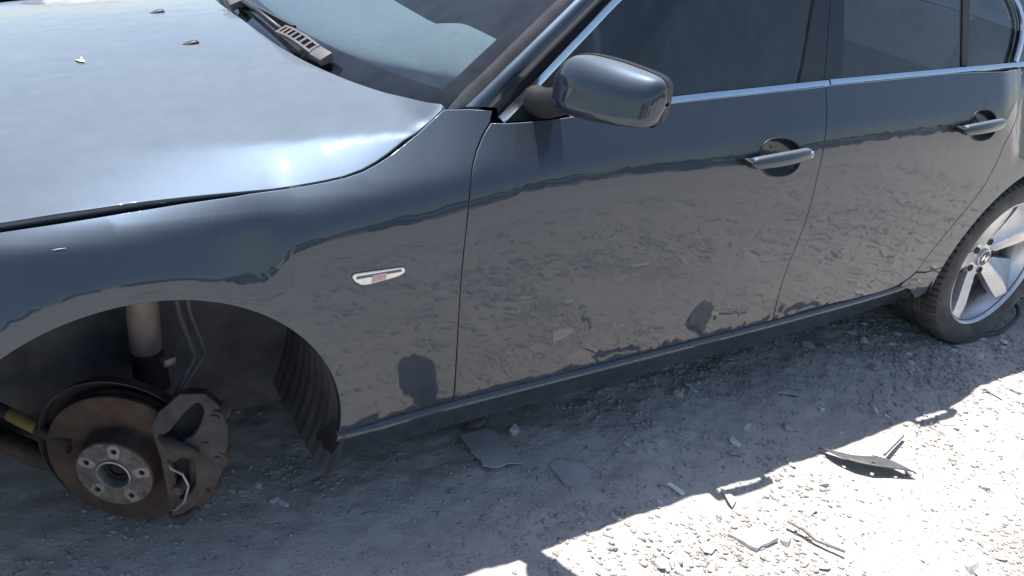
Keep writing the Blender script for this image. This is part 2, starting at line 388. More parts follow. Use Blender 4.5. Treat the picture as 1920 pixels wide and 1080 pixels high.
# shut lines and other curves of the car and the yard, in metres
DOORCUT = [[0.7457,0.9574], [0.7246,0.9361], [0.7034,0.9104], [0.6865,0.8846], [0.6718,0.8376], [0.6641,0.7457], [0.6646,0.6343], [0.6747,0.4855], [0.6916,0.3108]]
BGAP = [[1.7305,0.9959], [1.7276,0.9486], [1.7226,0.9118], [1.7173,0.8667], [1.7171,0.7863], [1.7238,0.6664], [1.7168,0.5688], [1.7114,0.4741], [1.7243,0.3759], [1.7413,0.3132]]
RCUT = [[2.681,0.9998], [2.6579,0.9307], [2.6301,0.8846], [2.5599,0.811], [2.5521,0.7442], [2.5319,0.6624], [2.4981,0.604], [2.4448,0.53], [2.3961,0.4518], [2.3632,0.3728]]
RBOT = [[2.314,0.3404], [2.228,0.3236], [2.0334,0.3212], [1.9627,0.3225], [1.7476,0.3138]]
BELTF = [[0.7742,0.9573], [0.8736,0.9617], [1.0296,0.972], [1.2067,0.9793], [1.4528,0.9864], [1.7275,0.9954]]
BELTR = [[1.7337,0.997], [2.0574,1.0041], [2.3,1.009], [2.6626,1.0032]]
FBOT = [[0.6919,0.3091], [0.6227,0.3081], [0.5275,0.3038], [0.4324,0.2943]]
FTOP = [[-0.2525,0.1124,0.8186], [-0.1623,0.0901,0.8327], [-0.0526,0.0777,0.8441], [0.0656,0.0772,0.8515], [0.1663,0.0766,0.8567], [0.2788,0.0745,0.8628], [0.3327,0.072,0.8665], [0.3833,0.0707,0.871], [0.4217,0.0708,0.8757], [0.4587,0.0737,0.883], [0.4909,0.08,0.893], [0.5221,0.088,0.9049], [0.5573,0.0991,0.9213], [0.5888,0.1086,0.9367], [0.6255,0.1212,0.9578], [0.6565,0.1307,0.9763]]
FTR = [[0.7094,0.9791], [0.7564,0.9789]]
DBOT = [[0.6934,0.3086], [0.9121,0.3083], [1.1574,0.3112], [1.4317,0.3132], [1.7388,0.3138]]
CUPF = [[1.4879,0.841], [1.6341,0.8349], [1.554,0.8848], [1.5717,0.7872]]
HANDF = [[1.4367,-0.0201,0.8405], [1.6474,-0.0206,0.8513]]
CUPR = [[2.3468,0.8647], [2.4754,0.8629], [2.4069,0.9075], [2.4251,0.8164]]
HANDR = [[2.2823,-0.0207,0.8651], [2.4803,-0.0193,0.8753]]
LAMP = [[0.4163,0.6947], [0.4194,0.7], [0.4609,0.6996], [0.523,0.6984], [0.5281,0.6951], [0.5297,0.6888], [0.5184,0.6816], [0.4895,0.6768], [0.4451,0.673], [0.4314,0.6778], [0.4221,0.6854]]
HEDGE = [[-0.2497,0.1167,0.8352], [-0.1597,0.0947,0.8494], [-0.0501,0.0827,0.8621], [0.0677,0.0822,0.8677], [0.168,0.0816,0.8688], [0.2804,0.0795,0.8685], [0.3344,0.0769,0.8719], [0.3851,0.0757,0.8764], [0.4235,0.0758,0.8812], [0.4606,0.0789,0.8891], [0.493,0.0855,0.899], [0.5242,0.0936,0.9115], [0.5595,0.1048,0.9274], [0.5911,0.1144,0.9423], [0.6281,0.127,0.9613], [0.6567,0.1358,0.9757]]
CREASE = [[-0.2359,0.3302,0.8637], [-0.1382,0.2877,0.8803], [-0.0217,0.2522,0.8948], [0.0756,0.2332,0.902], [0.121,0.2258,0.9047], [0.2139,0.2088,0.9082], [0.3101,0.1898,0.9119], [0.3499,0.1796,0.9141], [0.4189,0.1675,0.9199], [0.4904,0.1486,0.9274], [0.5403,0.1322,0.934], [0.5912,0.1144,0.9423]]
HREAR = [[0.4833,1.2062,0.9461], [0.4869,1.0857,0.9553], [0.4847,0.9547,0.9615], [0.4806,0.8052,0.9654], [0.4868,0.6604,0.966], [0.5033,0.5589,0.9648], [0.5252,0.4801,0.9635], [0.5552,0.3965,0.9619], [0.5886,0.3271,0.9616], [0.623,0.2387,0.9657], [0.6429,0.1785,0.9726]]
GLASSEDGE = [[0.6713,0.1383,0.9786], [0.7322,0.1451,1.0276], [0.8096,0.1588,1.0872], [0.9397,0.1867,1.1815]]
RUBBER = [[0.7065,0.1316,0.9777], [0.7938,0.1444,1.0446], [0.8876,0.1625,1.1139], [0.9834,0.1844,1.1822]]
PILLAR = [[0.7792,0.1213,0.9746], [0.8491,0.1342,1.0307], [0.9531,0.1564,1.1099], [1.0564,0.1814,1.1832]]
CHR0 = [[0.7722,0.1143,0.9518], [0.8413,0.1271,1.0089], [0.9166,0.1428,1.0684], [0.9953,0.1607,1.1265], [1.0742,0.1807,1.1834]]
CHR1 = [[0.7949,0.111,0.9491], [0.8532,0.1209,0.994], [0.9218,0.1351,1.0485], [1.0023,0.1541,1.1108], [1.1008,0.1797,1.1837]]
SAIL = [[0.7947,0.9459], [1.005,1.1097], [1.0014,1.0355], [0.9927,0.9706], [0.8989,0.9479]]
BSTRIPF = [[0.9441,0.1042,0.9647], [1.2316,0.0984,0.9844], [1.4752,0.0953,0.9939], [1.7546,0.0944,1.0035]]
BSTRIPR = [[1.7595,0.0947,1.0046], [2.0927,0.0985,1.0112], [2.3437,0.1026,1.0152], [2.6631,0.1096,1.0193]]
BF0 = [[1.6646,1.0029], [1.7098,1.1528], [1.7237,1.1892]]
BG = [[1.7556,1.0047], [1.7734,1.1328], [1.7842,1.1894]]
BR1 = [[1.8276,1.0073], [1.8359,1.1397], [1.8415,1.1896]]
DIV0 = [[2.3634,1.0174], [2.3626,1.107], [2.3655,1.1906]]
DIV1 = [[2.3916,1.0179], [2.3947,1.1066], [2.4001,1.1906]]
RCHR = [[2.6265,1.0191], [2.6494,1.0651], [2.6608,1.1021], [2.658,1.1348], [2.6392,1.1688], [2.6156,1.1936]]
LEAF = [[0.0535,0.7439,0.93], [0.0719,0.7085,0.93]]
SLAB1 = [[0.8466,0.2218,0.004], [0.8418,0.0854,0.004], [0.8637,0.067,0.004], [0.9533,0.057,0.004], [0.9445,0.207,0.004], [0.9214,0.2266,0.004]]
SLAB2 = [[1.0151,0.0288,0.004], [1.0088,-0.0576,0.004], [1.0563,-0.0823,0.004], [1.1068,-0.0355,0.004], [1.0976,-0.0035,0.004], [1.0557,0.0378,0.004]]
STRIP = [[1.8014,-0.2115,0.004], [1.8131,-0.2935,0.004], [1.8692,-0.3619,0.004], [1.9747,-0.4237,0.004], [1.9496,-0.3353,0.004], [1.8722,-0.2824,0.004]]
BENT = [[1.925,-0.307,0.004], [1.946,-0.3286,0.004], [2.0901,-0.2871,0.004]]
STICK = [[1.4614,-0.4089,0.004], [1.5019,-0.5005,0.004]]
SHARD = [[1.4005,-0.2248,0.004], [1.3756,-0.2989,0.004], [1.4087,-0.2802,0.004]]
WSTONE = [[1.2951,-0.3685,0.004], [1.3282,-0.4389,0.004], [1.4049,-0.4373,0.004], [1.394,-0.3917,0.004]]
LUMP = [[0.9168,0.2336,0.004]]
LOOP = [[2.8848,0.0181,0.004], [3.0287,0.0015,0.004], [3.1829,0.0323,0.004], [3.2759,0.0721,0.004], [3.3295,0.1242,0.004]]
SLIV = [[1.2653,-0.1671,0.004], [1.2756,-0.2118,0.004]]
FLAT2 = [[1.8843,0.0391,0.004], [1.9609,-0.0032,0.004], [1.9456,0.0399,0.004]]
ROCK = [[1.7927,-0.1054,0.004], [2.3399,0.0194,0.004]]
MIN = [0.8891,0.0,1.0609]
MOUT = [0.9496,-0.17,1.0761]

# ---------------------------------------------------------------- ground
def gz(x, y):
    x = np.asarray(x, float); y = np.asarray(y, float)
    near = np.exp(-((x-1)**2+y**2)/60)
    z = .014*(vnoise(x*1.7+9, y*1.7+4, 1)-.5)+near*(.012*(vnoise(x*7, y*7, 2)-.5)+.009*(vnoise(x*19, y*19, 3)-.5)+.0055*(vnoise(x*43, y*43, 4)-.5)*(.3+1.4*vnoise(x*3, y*3, 6)))
    return z-.004
def axis(lo, hi, step, far):
    a = list(np.arange(lo, hi, step)); g = step; r = [hi]; l = [lo]
    while r[-1] < far: g *= 1.22; r.append(r[-1]+g)
    g = step
    while l[-1] > -far: g *= 1.22; l.append(l[-1]-g)
    return np.array(sorted(set(l[1:]+a+r)))
gx = axis(-.7, 3.6, .0105, 320); gy = axis(-1.0, .8, .0105, 320)
GX, GY = np.meshgrid(gx, gy, indexing='ij'); GZ = gz(GX, GY); w = len(gy)
gv = np.stack([GX, GY, GZ], -1).reshape(-1, 3)
ii, jj = np.meshgrid(np.arange(len(gx)-1), np.arange(w-1), indexing='ij'); q = (ii*w+jj).ravel()
ground = meta(mesh('ground', gv, np.stack([q, q+w, q+w+1, q+1], -1), 'ground'), kind='structure')

rng = random.Random(7)
def stone_mesh(seed, flat=.5):
    r = random.Random(seed); bm = bmesh.new()
    for _ in range(13):
        d = Vector((r.gauss(0, 1), r.gauss(0, 1), r.gauss(0, 1))).normalized()*r.uniform(.75, 1); bm.verts.new((d.x, d.y*.72, d.z*flat))
    res = bmesh.ops.convex_hull(bm, input=bm.verts); bmesh.ops.delete(bm, geom=[g for g in res['geom_interior'] if isinstance(g, bmesh.types.BMVert)], context='VERTS')
    return bm
tmpl = []
for k in range(14):
    bm = stone_mesh(100+k, rng.choice((.3, .42, .55, .65))); bm.verts.index_update()
    v = np.array([p.co[:] for p in bm.verts]); f = [[p.index for p in q_.verts] for q_ in bm.faces]
    me = bpy.data.meshes.new('stone'); me.from_pydata(v.tolist(), [], f); me.materials.append(M[rng.choice(('stone_a', 'stone_b', 'stone_b', 'stone_c', 'stone_pale'))]); tmpl.append((v, f, me)); bm.free()
def dens(x, y):
    d = .08+1.3*np.clip((vnoise(x*2.3+3, y*2.3, 11)-.36)*5, 0, 1)*np.clip((vnoise(x*6+1, y*6, 13)-.25)*3, 0, 1)+.5*vnoise(x*5, y*5, 12)
    return d*np.where(y > .35, .35, 1)*np.where(x < .75, .4, 1)*np.where((x > 1.25) & (y < .3), 1.35, 1)/2.6
VIEW = [(-.40, .35), (-.25, .0), (1.95, -.90), (3.5, -.15), (3.5, .35), (.7, .45)]
nr = np.random.RandomState(5)
def spots(n):
    out = np.zeros((0, 2))
    while len(out) < n:
        p = np.stack([nr.uniform(-.6, 3.8, n*4), nr.uniform(-1.1, .9, n*4)], -1)
        out = np.vstack([out, p[(inside(p, VIEW) | (nr.rand(n*4) < .12)) & (nr.rand(n*4) < dens(p[:, 0], p[:, 1]))]])
    return out[:n]
for x, y in spots(290):
    s = .0095+.024*rng.random()**2.4; o = link('stone', tmpl[rng.randrange(14)][2], ground)
    o.location = (x, y, float(gz(x, y))+s*.12); o.scale = (s*rng.uniform(.8, 1.35), s, s*rng.uniform(.7, 1.1)); o.rotation_euler = (rng.uniform(-.25, .25), rng.uniform(-.25, .25), rng.uniform(0, 6.28))
def spots_aisle(n):
    p = np.stack([nr.uniform(.2, 4.6, n*3), nr.uniform(-2.1, -.3, n*3)], -1); return p[~inside(p, VIEW)][:n]
NG = 28000; gp = np.vstack([spots(23800), spots_aisle(4200)]); gp = gp[nr.permutation(NG)]; gvv = []; gff = []; k = 0; per = NG//14
for ti in range(14):
    v, f, _ = tmpl[ti]; p = gp[ti*per:(ti+1)*per]; n = len(p); s = np.where(inside(p, VIEW), .0016+(.0095*nr.rand(n)**3.0)*(.25+1.25*vnoise(p[:, 0]*3.1, p[:, 1]*3.1, 21)), .004+.022*nr.rand(n)**3.0); a = nr.uniform(0, 6.28, n); ca, sa = np.cos(a)[:, None], np.sin(a)[:, None]
    vx = v[None, :, 0]*(s*nr.uniform(.8, 1.4, n))[:, None]; vy = v[None, :, 1]*s[:, None]; z = (gz(p[:, 0], p[:, 1])+s*.1)[:, None]+v[None, :, 2]*s[:, None]
    gvv.append(np.stack([p[:, :1]+vx*ca-vy*sa, p[:, 1:]+vx*sa+vy*ca, z], -1).reshape(-1, 3)); m_ = len(v); fa = np.array(f)
    gff.append((fa[None]+(k+np.arange(n)*m_)[:, None, None]).reshape(-1, 3)); k += n*m_
gff = np.vstack(gff)
meta(mesh('gravel', np.vstack(gvv), gff, 'stone_b', None, False), 'loose pale gravel scattered over the dusty ground', 'gravel', kind='stuff')

# ---------------------------------------------------------------- the car
car = meta(empty('car', (0, 0, 0)), 'dark blue-grey saloon car with its front wheel missing', 'car')
XZ = lambda x, z: np.stack([x, ys(x, z), z], -1)
XG = lambda x, z: np.stack([x, yg(x, z), z], -1)
AX, AZ, AR = .026, .322, .385                                 # front wheel arch
RX, RZ_, RR = 2.888, .312, .385                               # rear wheel arch
cut = crom(DOORCUT, .02); bg = crom(BGAP, .02); rc = crom(RCUT, .02)
ftop = crom([(-.46, .772), (-.36, .797)]+[(p[0], p[2]) for p in FTOP], .02)
arch = [(AX+AR*math.cos(rad(a)), AZ+AR*math.sin(rad(a))) for a in np.linspace(-4, 176, 62)]
fo = ftop+crom(FTR, .02)+cut+crom(FBOT[:-1]+[(.4125, .2945)], .02)+arch+[(-.362, .30)]+lin((-.46, .30), (-.46, .772), .03)
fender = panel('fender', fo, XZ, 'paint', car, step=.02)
def ell(c, n=40):
    l, r, t, b = [np.array(p) for p in c]; cc = (l+r+t+b)/4; ax = (r-l)/2; az = (t-b)/2
    out = []
    for k in range(n):
        a = 2*PI*k/n; ca, sa = math.cos(a), math.sin(a); out.append(tuple(cc+ax*math.copysign(abs(ca)**.82, ca)+az*math.copysign(abs(sa)**.9, sa)))
    return out
cupF, cupR = ell(CUPF), ell(CUPR)
fdo = cut[::-1][:0]+crom(BELTF, .02)+bg+crom(DBOT, .02)[::-1]+cut[::-1]
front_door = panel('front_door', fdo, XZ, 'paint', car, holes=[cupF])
rdo = crom(BELTR, .02)+rc+crom([RCUT[-1]]+RBOT, .02)+bg[::-1]
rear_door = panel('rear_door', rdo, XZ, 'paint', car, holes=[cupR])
rarch = [(RX+RR*math.cos(rad(a)), RZ_+RR*math.sin(rad(a))) for a in np.linspace(172, 8, 50)]
qo = crom(RCUT, .02)+[(2.42, .362)]+rarch+[(3.30, .30), (3.95, .34)]+lin((3.95, .34), (3.95, .93), .04)+lin((3.9, .95), (3.2, 1.0), .04)+[(2.75, 1.0)]
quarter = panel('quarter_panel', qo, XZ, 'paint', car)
# rear sill end in front of the rear wheel
se = [(2.352, .358), (2.366, .3690), (2.42, .3590), (2.506, .3625), (2.503, .33), (2.505, .27), (2.44, .252), (2.38, .300), (2.31, .330)]
panel('sill_end', se, XZ, 'paint', car, gap=.002)
# sill: rolled top edge, then a face that tucks under the car
def zs(x): return float(np.interp(x, [.39, .45, .53, .69, 1.74, 2.10, 2.30, 2.47], [.288, .292, .2985, .304, .309, .316, .324, .340]))
sill_prof = [(.040, .004), (.016, .003), (.008, -.001), (.004, -.008), (.004, -.015), (.010, -.020), (.022, -.025), (.038, -.060), (.056, -.098), (.078, -.128), (.110, -.146), (.19, -.149)]
def sill(u, v):
    x = .41+u*2.05; n = len(sill_prof)-1; t = v*n; i = min(int(t), n-1); f = t-i; a, b = sill_prof[i], sill_prof[i+1]
    k = min(1, max(0, (x-.41)/.10)); bulge = (1-k)*.012+max(0, (x-2.30))*.05
    return (x, a[0]+(b[0]-a[0])*f+.012+bulge*(1 if v < .5 else .3), zs(x)+a[1]+(b[1]-a[1])*f)
so = grid('sill', sill, 80, 44, 'paint', car)
def mirror_copy(o):
    me = o.data.copy(); me.transform(Matrix.Translation((0, 2*YC, 0)) @ Matrix.Diagonal((1, -1, 1, 1))); me.flip_normals(); return link(o.name.split('.')[0], me, o.parent)
mirror_copy(so)
for e_ in (0, 1): sc = MB().add([sill(e_, j/44) for j in range(45)], [tuple(range(45))]).build('sill_cap', 'matt_black', car); mirror_copy(sc)
# bonnet
# bonnet surface: a low dome inside the crease, a flank from the crease down to the shut line
HE = [(-.62, .25, .770), (-.42, .158, .812)]+HEDGE; CR = [(-.62, .52, .800)]+CREASE+[(.66, .136, .981)]
hey = hermite([p[0] for p in HE], [p[1] for p in HE]); hez = hermite([p[0] for p in HE], [p[2] for p in HE])
cry = hermite([p[0] for p in CR], [p[1] for p in CR]); crz = hermite([p[0] for p in CR], [p[2] for p in CR])
def hood_z(x, y):
    yy = YC-np.abs(YC-y); yc = cry(x); zc = crz(x)-TILT*(YC-yc); hc = hc_f(x)
    eta = np.clip((YC-yy)/(YC-yc), 0, 3); dome = hc-(hc-zc)*eta**2.2
    ye = hey(x); ze = hez(x)-TILT*(YC-ye); dy = np.maximum(yc-ye, .012); m = np.clip((zc-ze)/dy, np.interp(x, [0, .3, .5], [.05, .30, .46]), .55); t = yy-ye; tc = np.clip(t, -.05, dy)
    fl = zc-m*(1.15*(dy-tc)-.15*tc*(dy-tc)/dy*0-.15*(dy-tc)*(tc/dy))+(t-tc)*m*.85
    k = .0016; d = dome-fl
    sm = np.where(np.abs(d) > .04, np.minimum(dome, fl), -k*np.log(np.exp(-np.clip(d, -.05, .05)/k)+1)+fl)
    return sm+TILT*(YC-y)
HM = lambda x, y: np.stack([x, y, hood_z(x, y)], -1)
left = crom([(p[0], p[1]) for p in HE], .02); rear = crom([(left[-1][0]+.004, left[-1][1]+.012), (.645, .180), (.622, .247), (.590, .315), (.556, .388), (.524, .477), (.503, .557), (.487, .660), (.480, .80), (.480, YC)], .02)
rear = rear+[(x, 2*YC-y) for x, y in rear[::-1][1:]]; right = [(x, 2*YC-y) for x, y in left[::-1]]
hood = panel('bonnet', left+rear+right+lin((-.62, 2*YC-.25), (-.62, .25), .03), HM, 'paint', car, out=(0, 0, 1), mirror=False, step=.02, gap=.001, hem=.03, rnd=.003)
# washer nozzles on the bonnet
for y0 in (.748, 1.098):
    x0 = .305; z0 = float(hood_z(np.array(x0), np.array(y0))); mb = MB()
    prof = [(-.020, .0005, .004), (-.012, .003, .007), (-.002, .0065, .009), (.008, .0085, .0095), (.016, .008, .009), (.021, .004, .008), (.022, -.001, .008)]
    V = []; F = []; n = 10
    for px, h, wd in prof:
        for k in range(n+1):
            a = PI*k/n; V.append((x0+px, y0+wd*math.cos(a), z0+px*.13+h*math.sin(a)**.7-.001))
    for i in range(len(prof)-1):
        for k in range(n): F.append((i*(n+1)+k, (i+1)*(n+1)+k, (i+1)*(n+1)+k+1, i*(n+1)+k+1))
    mb.add(V, F).build('washer_nozzle', 'black_plastic', hood, auto=50)
# inner shell behind the shut lines, floor and firewall
def inner(u, v): x = .70+u*1.8; z = .22+v*.72; return (x, float(ys(x, min(z, .9)))+.05+(.02 if z > .9 else 0), z)
io = grid('inner_shell', inner, 40, 16, 'matt_black', car); mirror_copy(io)
mb = MB(); mb.box((1.50, YC, .20), (2.0, 1.60, .05)); mb.box((3.2, YC, .24), (1.4, 1.20, .05)); mb.box((.52, YC, .53), (.04, 1.55, .70)); mb.box((3.1, YC, .93), (1.2, 1.3, .03)); mb.box((.10, YC, .62), (1.1, .55, .36)); mb.box((2.6, YC, .6), (.04, 1.4, .7)); mb.build('floor_pan', 'matt_black', car)
for y0 in (.066, 2*YC-.066):
    MB().box((.01, y0+.06, .78), (.82, .10, .01)).build('bonnet_ledge', 'matt_black', car)

# ---------------------------------------------------------------- greenhouse
chr0 = crom(CHR0+[(1.22, .220, 1.278), (1.40, .272, 1.360), (1.75, .315, 1.412), (2.15, .310, 1.402), (2.42, .272, 1.345)], .03)
ge = [(p[0], p[2]) for p in GLASSEDGE]
zx_s = hermite([.965]+[p[1] for p in ge]+[1.30, 1.395], [.662]+[p[0] for p in ge]+[1.125, 1.30])
zx_c = hermite([.93, .95, 1.05, 1.18, 1.30, 1.43], [.475, .505, .65, .87, 1.09, 1.40])
zy_e = hermite([.965]+[p[1] for p in ge]+[1.395], [.137]+[p[1] for p in GLASSEDGE]+[.275])
def windscreen(u, v):
    zc_ = .945+v*.475; zs_ = .965+v*.43; e = 1-2*u; ee = abs(e); w = ee**2.0
    x = float(zx_c(zc_))*(1-w)+float(zx_s(zs_))*w; z = zc_*(1-w)+zs_*w; y = YC+e*(YC-float(zy_e(zs_))); return (x, y, z)
ws = grid('windscreen', windscreen, 48, 36, 'windscreen_glass', car)
def frit(u, v):                                              # black printed band along the glass edge, just under the glass
    e = u; p = windscreen(e, v*.085); return (p[0]+.004, p[1], p[2]-.004)
grid('windscreen_band', frit, 40, 4, 'black_gloss', ws)
def frit_side(u, v): p = windscreen(1-v*.032, u); return (p[0]+.004, p[1]+.001, p[2]-.004)
fs = grid('windscreen_band', frit_side, 30, 3, 'black_gloss', ws)
me = fs.data.copy(); me.transform(Matrix.Translation((0, 2*YC, 0)) @ Matrix.Diagonal((1, -1, 1, 1))); link('windscreen_band', me, ws)
def interp_path(P, t):
    P = np.array(P, float); d = np.r_[0, np.cumsum(np.linalg.norm(np.diff(P, axis=0), axis=1))]; return np.array([np.interp(t*d[-1], d, P[:, i]) for i in range(3)])
EXT = lambda P, top: [tuple(p) for p in P]+[top]
GE3 = [windscreen(1, v) for v in np.linspace(0, 1, 12)]
RU3 = EXT(RUBBER, (1.330, .290, 1.385)); RU3.insert(4, (1.155, .228, 1.291)); PI3 = EXT(PILLAR, (1.395, .300, 1.395)); PI3.insert(4, (1.215, .222, 1.288))
def ruled(A, B, bulge, lift=0, ext=(0, 0)):
    def fn(u, v):
        a = interp_path(A, u); b = interp_path(B, u); d = np.array([-.55, -.75, .35]); return tuple(a+(b-a)*v+d*(bulge*4*v*(1-v)+lift))
    return fn
for nm, A, B, bu, m_ in (('pillar_seal', GE3, RU3, .002, 'grey_rubber'), ('windscreen_pillar', RU3, PI3, .013, 'paint')):
    o = grid(nm, ruled(A, B, bu, .002 if nm == 'pillar_seal' else .001), 40, 8, m_, car); mirror_copy(o)
fr = [(x, float(yg(x, z))+.012, z) for x, _, z in chr0]
# bright trim
def flat_strip(path, wdt, th, nrm=(-.0, -.94, .34), tdir=None):
    """a ribbon of rectangular section along a path on the car's side"""
    P = [Vector(p) for p in path]; V = []; F = []; nv = Vector(nrm).normalized()
    for i, p in enumerate(P):
        t = (P[min(i+1, len(P)-1)]-P[max(i-1, 0)]).normalized(); s = t.cross(nv).normalized()
        V += [p-s*wdt/2, p-s*wdt*.42+nv*th, p+s*wdt*.1+nv*th*1.12, p+s*wdt*.42+nv*th, p+s*wdt/2]
    for i in range(len(P)-1):
        for k in range(4): F.append((i*5+k, i*5+k+1, (i+1)*5+k+1, (i+1)*5+k))
    F += [(0, 1, 2, 3, 4), tuple((len(P)-1)*5+k for k in (4, 3, 2, 1, 0))]
    return V, F
chm = [tuple((np.array(a)+np.array(b))/2) for a, b in zip(crom(CHR0, .03), crom(CHR0, .03))]
CM = [((a[0]+b[0])/2, (a[1]+b[1])/2, (a[2]+b[2])/2) for a, b in zip([CHR0[0], CHR0[1], CHR0[2], CHR0[3], CHR0[4]], [CHR1[0], interp_path(CHR1, .24), interp_path(CHR1, .49), interp_path(CHR1, .76), CHR1[4]])]
CM = crom(CM+[(1.235, .226, 1.272), (1.40, .274, 1.352), (1.75, .317, 1.404), (2.15, .312, 1.394), (2.42, .276, 1.338), (2.56, .224, 1.255)]+[(p[0], float(yg(p[0], p[1])), p[1]) for p in RCHR[::-1]], .025)
CM = [(x, min(y, float(yg(x, z)))-.004, z) for x, y, z in CM]
CMF = [p for p in CM if p[0] < 1.41][:]; CMF = [p for i_, p in enumerate(CMF) if i_ == 0 or p[0] > CMF[i_-1][0]]
o = grid('door_frame', lambda u, v: tuple(interp_path(PI3, u)+np.array([.003, .006, -.002]) if v < .5 else interp_path(CMF, u)+np.array([.002, .009, -.002])), 40, 1, 'matt_black', car); mirror_copy(o)
tr = MB().add(*flat_strip(CM, .0185, .006)).build('window_trim', 'chrome', car, auto=50); mirror_copy(tr)
for nm, P, door in (('belt_trim', BSTRIPF, front_door), ('belt_trim', BSTRIPR, rear_door)):
    pth = crom([(x, y-.010, z-.007) for x, y, z in P], .05)
    b_ = MB().add(*flat_strip(pth, .0165, .007, (0, -.86, .5))).build(nm, 'chrome', door, auto=50)
    b_ = MB().add(*flat_strip([(x, y+.004, z-.0105) for x, y, z in pth], .008, .003, (0, -.86, .5))).build('belt_seal', 'black_plastic', door)
zt = hermite([.79, .86, 1.0, 1.1, 1.22, 1.40, 1.75, 2.15, 2.42, 2.60], [.95, 1.0, 1.11, 1.18, 1.265, 1.345, 1.398, 1.388, 1.33, 1.215])
bf = crom(BF0+[(1.79, 1.395)], .03); bgl = crom(BG+[(1.83, 1.398)], .03); br = crom(BR1+[(1.865, 1.397)], .03)
d0 = DIV0+[(2.372, 1.345)]; d1 = DIV1+[(2.408, 1.335)]
def belt_line(x0, x1): return [(x, float(np.interp(x, [.79, .94, 1.23, 1.475, 1.755, 2.09, 2.34, 2.66], [.945, .957, .973, .983, .992, .999, 1.003, 1.006]))) for x in np.linspace(x0, x1, max(2, int(abs(x1-x0)/.04)))]
def top_line(x0, x1): return [(x, float(zt(x))) for x in np.linspace(x0, x1, max(2, int(abs(x1-x0)/.04)))]
wkw = dict(gap=0, hem=.004, step=.05, rnd=.0005)
panel('front_window', top_line(.80, 1.785)+bf[::-1]+belt_line(1.65, .80), XG, 'tinted_glass', car, lift=-.010, **wkw)
panel('rear_window', top_line(1.87, 2.370)+crom(d0, .03)[::-1]+belt_line(2.36, 1.83)+br, XG, 'tinted_glass', car, lift=-.010, **wkw)
panel('quarter_window', top_line(2.41, 2.60)+RCHR[::-1]+belt_line(2.62, 2.395)+crom(d1, .03), XG, 'tinted_glass', car, lift=-.010, **wkw)
panel('door_pillar_trim', bf+bgl[::-1]+belt_line(1.752, 1.655), XG, 'black_gloss', car, gap=.0018, hem=.02, step=.05, lift=-.004, rnd=.001)
panel('door_pillar_trim', bgl+br[::-1]+belt_line(1.827, 1.757), XG, 'black_gloss', car, gap=.0018, hem=.02, step=.05, lift=-.004, rnd=.001)
panel('window_divider', crom(d0, .03)+crom(d1, .03)[::-1], XG, 'black_plastic', car, gap=.0, hem=.012, step=.05, lift=-.006, rnd=.001)
panel('rear_pillar', [(2.46, 1.335)]+[(p[0]+.011, p[1]+.004) for p in RCHR[::-1]]+[(2.645, 1.004), (2.72, 1.0), (3.15, 1.0), (2.92, 1.16), (2.70, 1.30), (2.5, 1.385)], XG, 'paint', car, gap=.001, hem=.012, step=.04)
panel('mirror_sail', [tuple(p) for p in SAIL], XG, 'black_plastic', car, gap=.001, hem=.01, step=.03, lift=-.001, rnd=.002)
# roof, rear screen, boot
def roof(u, v):
    x = 1.30+u*1.25; e = -1+2*v; ee = abs(e); zr = float(np.interp(x, [1.30, 1.40, 1.75, 2.15, 2.42, 2.55], [1.385, 1.402, 1.428, 1.415, 1.365, 1.32])); ze = zr; zcn = zr+.045*math.sin(PI*min(1, max(0, (x-1.2)/1.7)))
    ye = float(yg(x, zr)); return (x+(.10*(1-ee**2) if u < .05 else 0), YC+e*(YC-ye), ze+(zcn-ze)*(1-ee**2.6))
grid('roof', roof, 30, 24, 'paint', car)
grid('rear_screen', lambda u, v: (2.55+u*.62, YC+(1-2*v)*(.60+.06*u), 1.345-.33*u+.03*(1-(2*v-1)**2)), 10, 14, 'tinted_glass', car)
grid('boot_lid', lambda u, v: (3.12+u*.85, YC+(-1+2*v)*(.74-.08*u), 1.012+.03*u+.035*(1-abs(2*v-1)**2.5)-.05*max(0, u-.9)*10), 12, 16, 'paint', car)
def tail(u, v):
    e = -1+2*u; s = math.copysign(abs(e)**.6, e); x = 3.93+.10*math.sqrt(max(0, 1-e*e))+.02*math.sin(v*PI); z = .25+v*.75; return (x, YC+s*.775, z)
grid('rear_bumper', tail, 24, 12, 'paint', car)
def nose(u, v):
    e = -1+2*u; a = abs(e); x = -.60-.26*math.sqrt(max(0, 1-a**2.4))+.05*v; wd = .70+.10*min(1, v*3); y = YC+e*.86; z = .20+.56*v
    if a > .82: x += 0
    return (x+(.14 if a > .97 else 0), y, z)
grid('front_bumper', nose, 40, 14, 'paint', car)
# wing lamp
o = panel('side_repeater', crom([tuple(p) for p in LAMP]+[tuple(LAMP[0])], .006), XZ, 'lamp_clear', fender, gap=.002, hem=.012, step=.006, lift=.0030, rnd=.003, mirror=False)
panel('lamp_bezel', crom([tuple(p) for p in LAMP]+[tuple(LAMP[0])], .006), XZ, 'black_plastic', fender, gap=-.0012, hem=.004, step=.02, lift=.0012, rnd=.001, mirror=False)
panel('lamp_centre', [(.456, .676), (.487, .6785), (.489, .694), (.458, .694)], XZ, 'lamp_orange', o, gap=.001, hem=.003, step=.01, lift=.0046, rnd=.001, mirror=False)
panel('lamp_frame', [(.424, .6945), (.520, .6955), (.522, .6905), (.424, .6890)], XZ, 'grey_rubber', o, gap=.0005, hem=.003, step=.02, lift=.0040, rnd=.001, mirror=False)
MB().tube([(x_, float(ys(x_, z_))-.0004, z_) for x_, z_ in ((-.094, .8110), (-.085, .8122), (-.074, .8128))], [.0002, .0005, .0002], 6).build('paint_scratch', 'white_mark', fender)
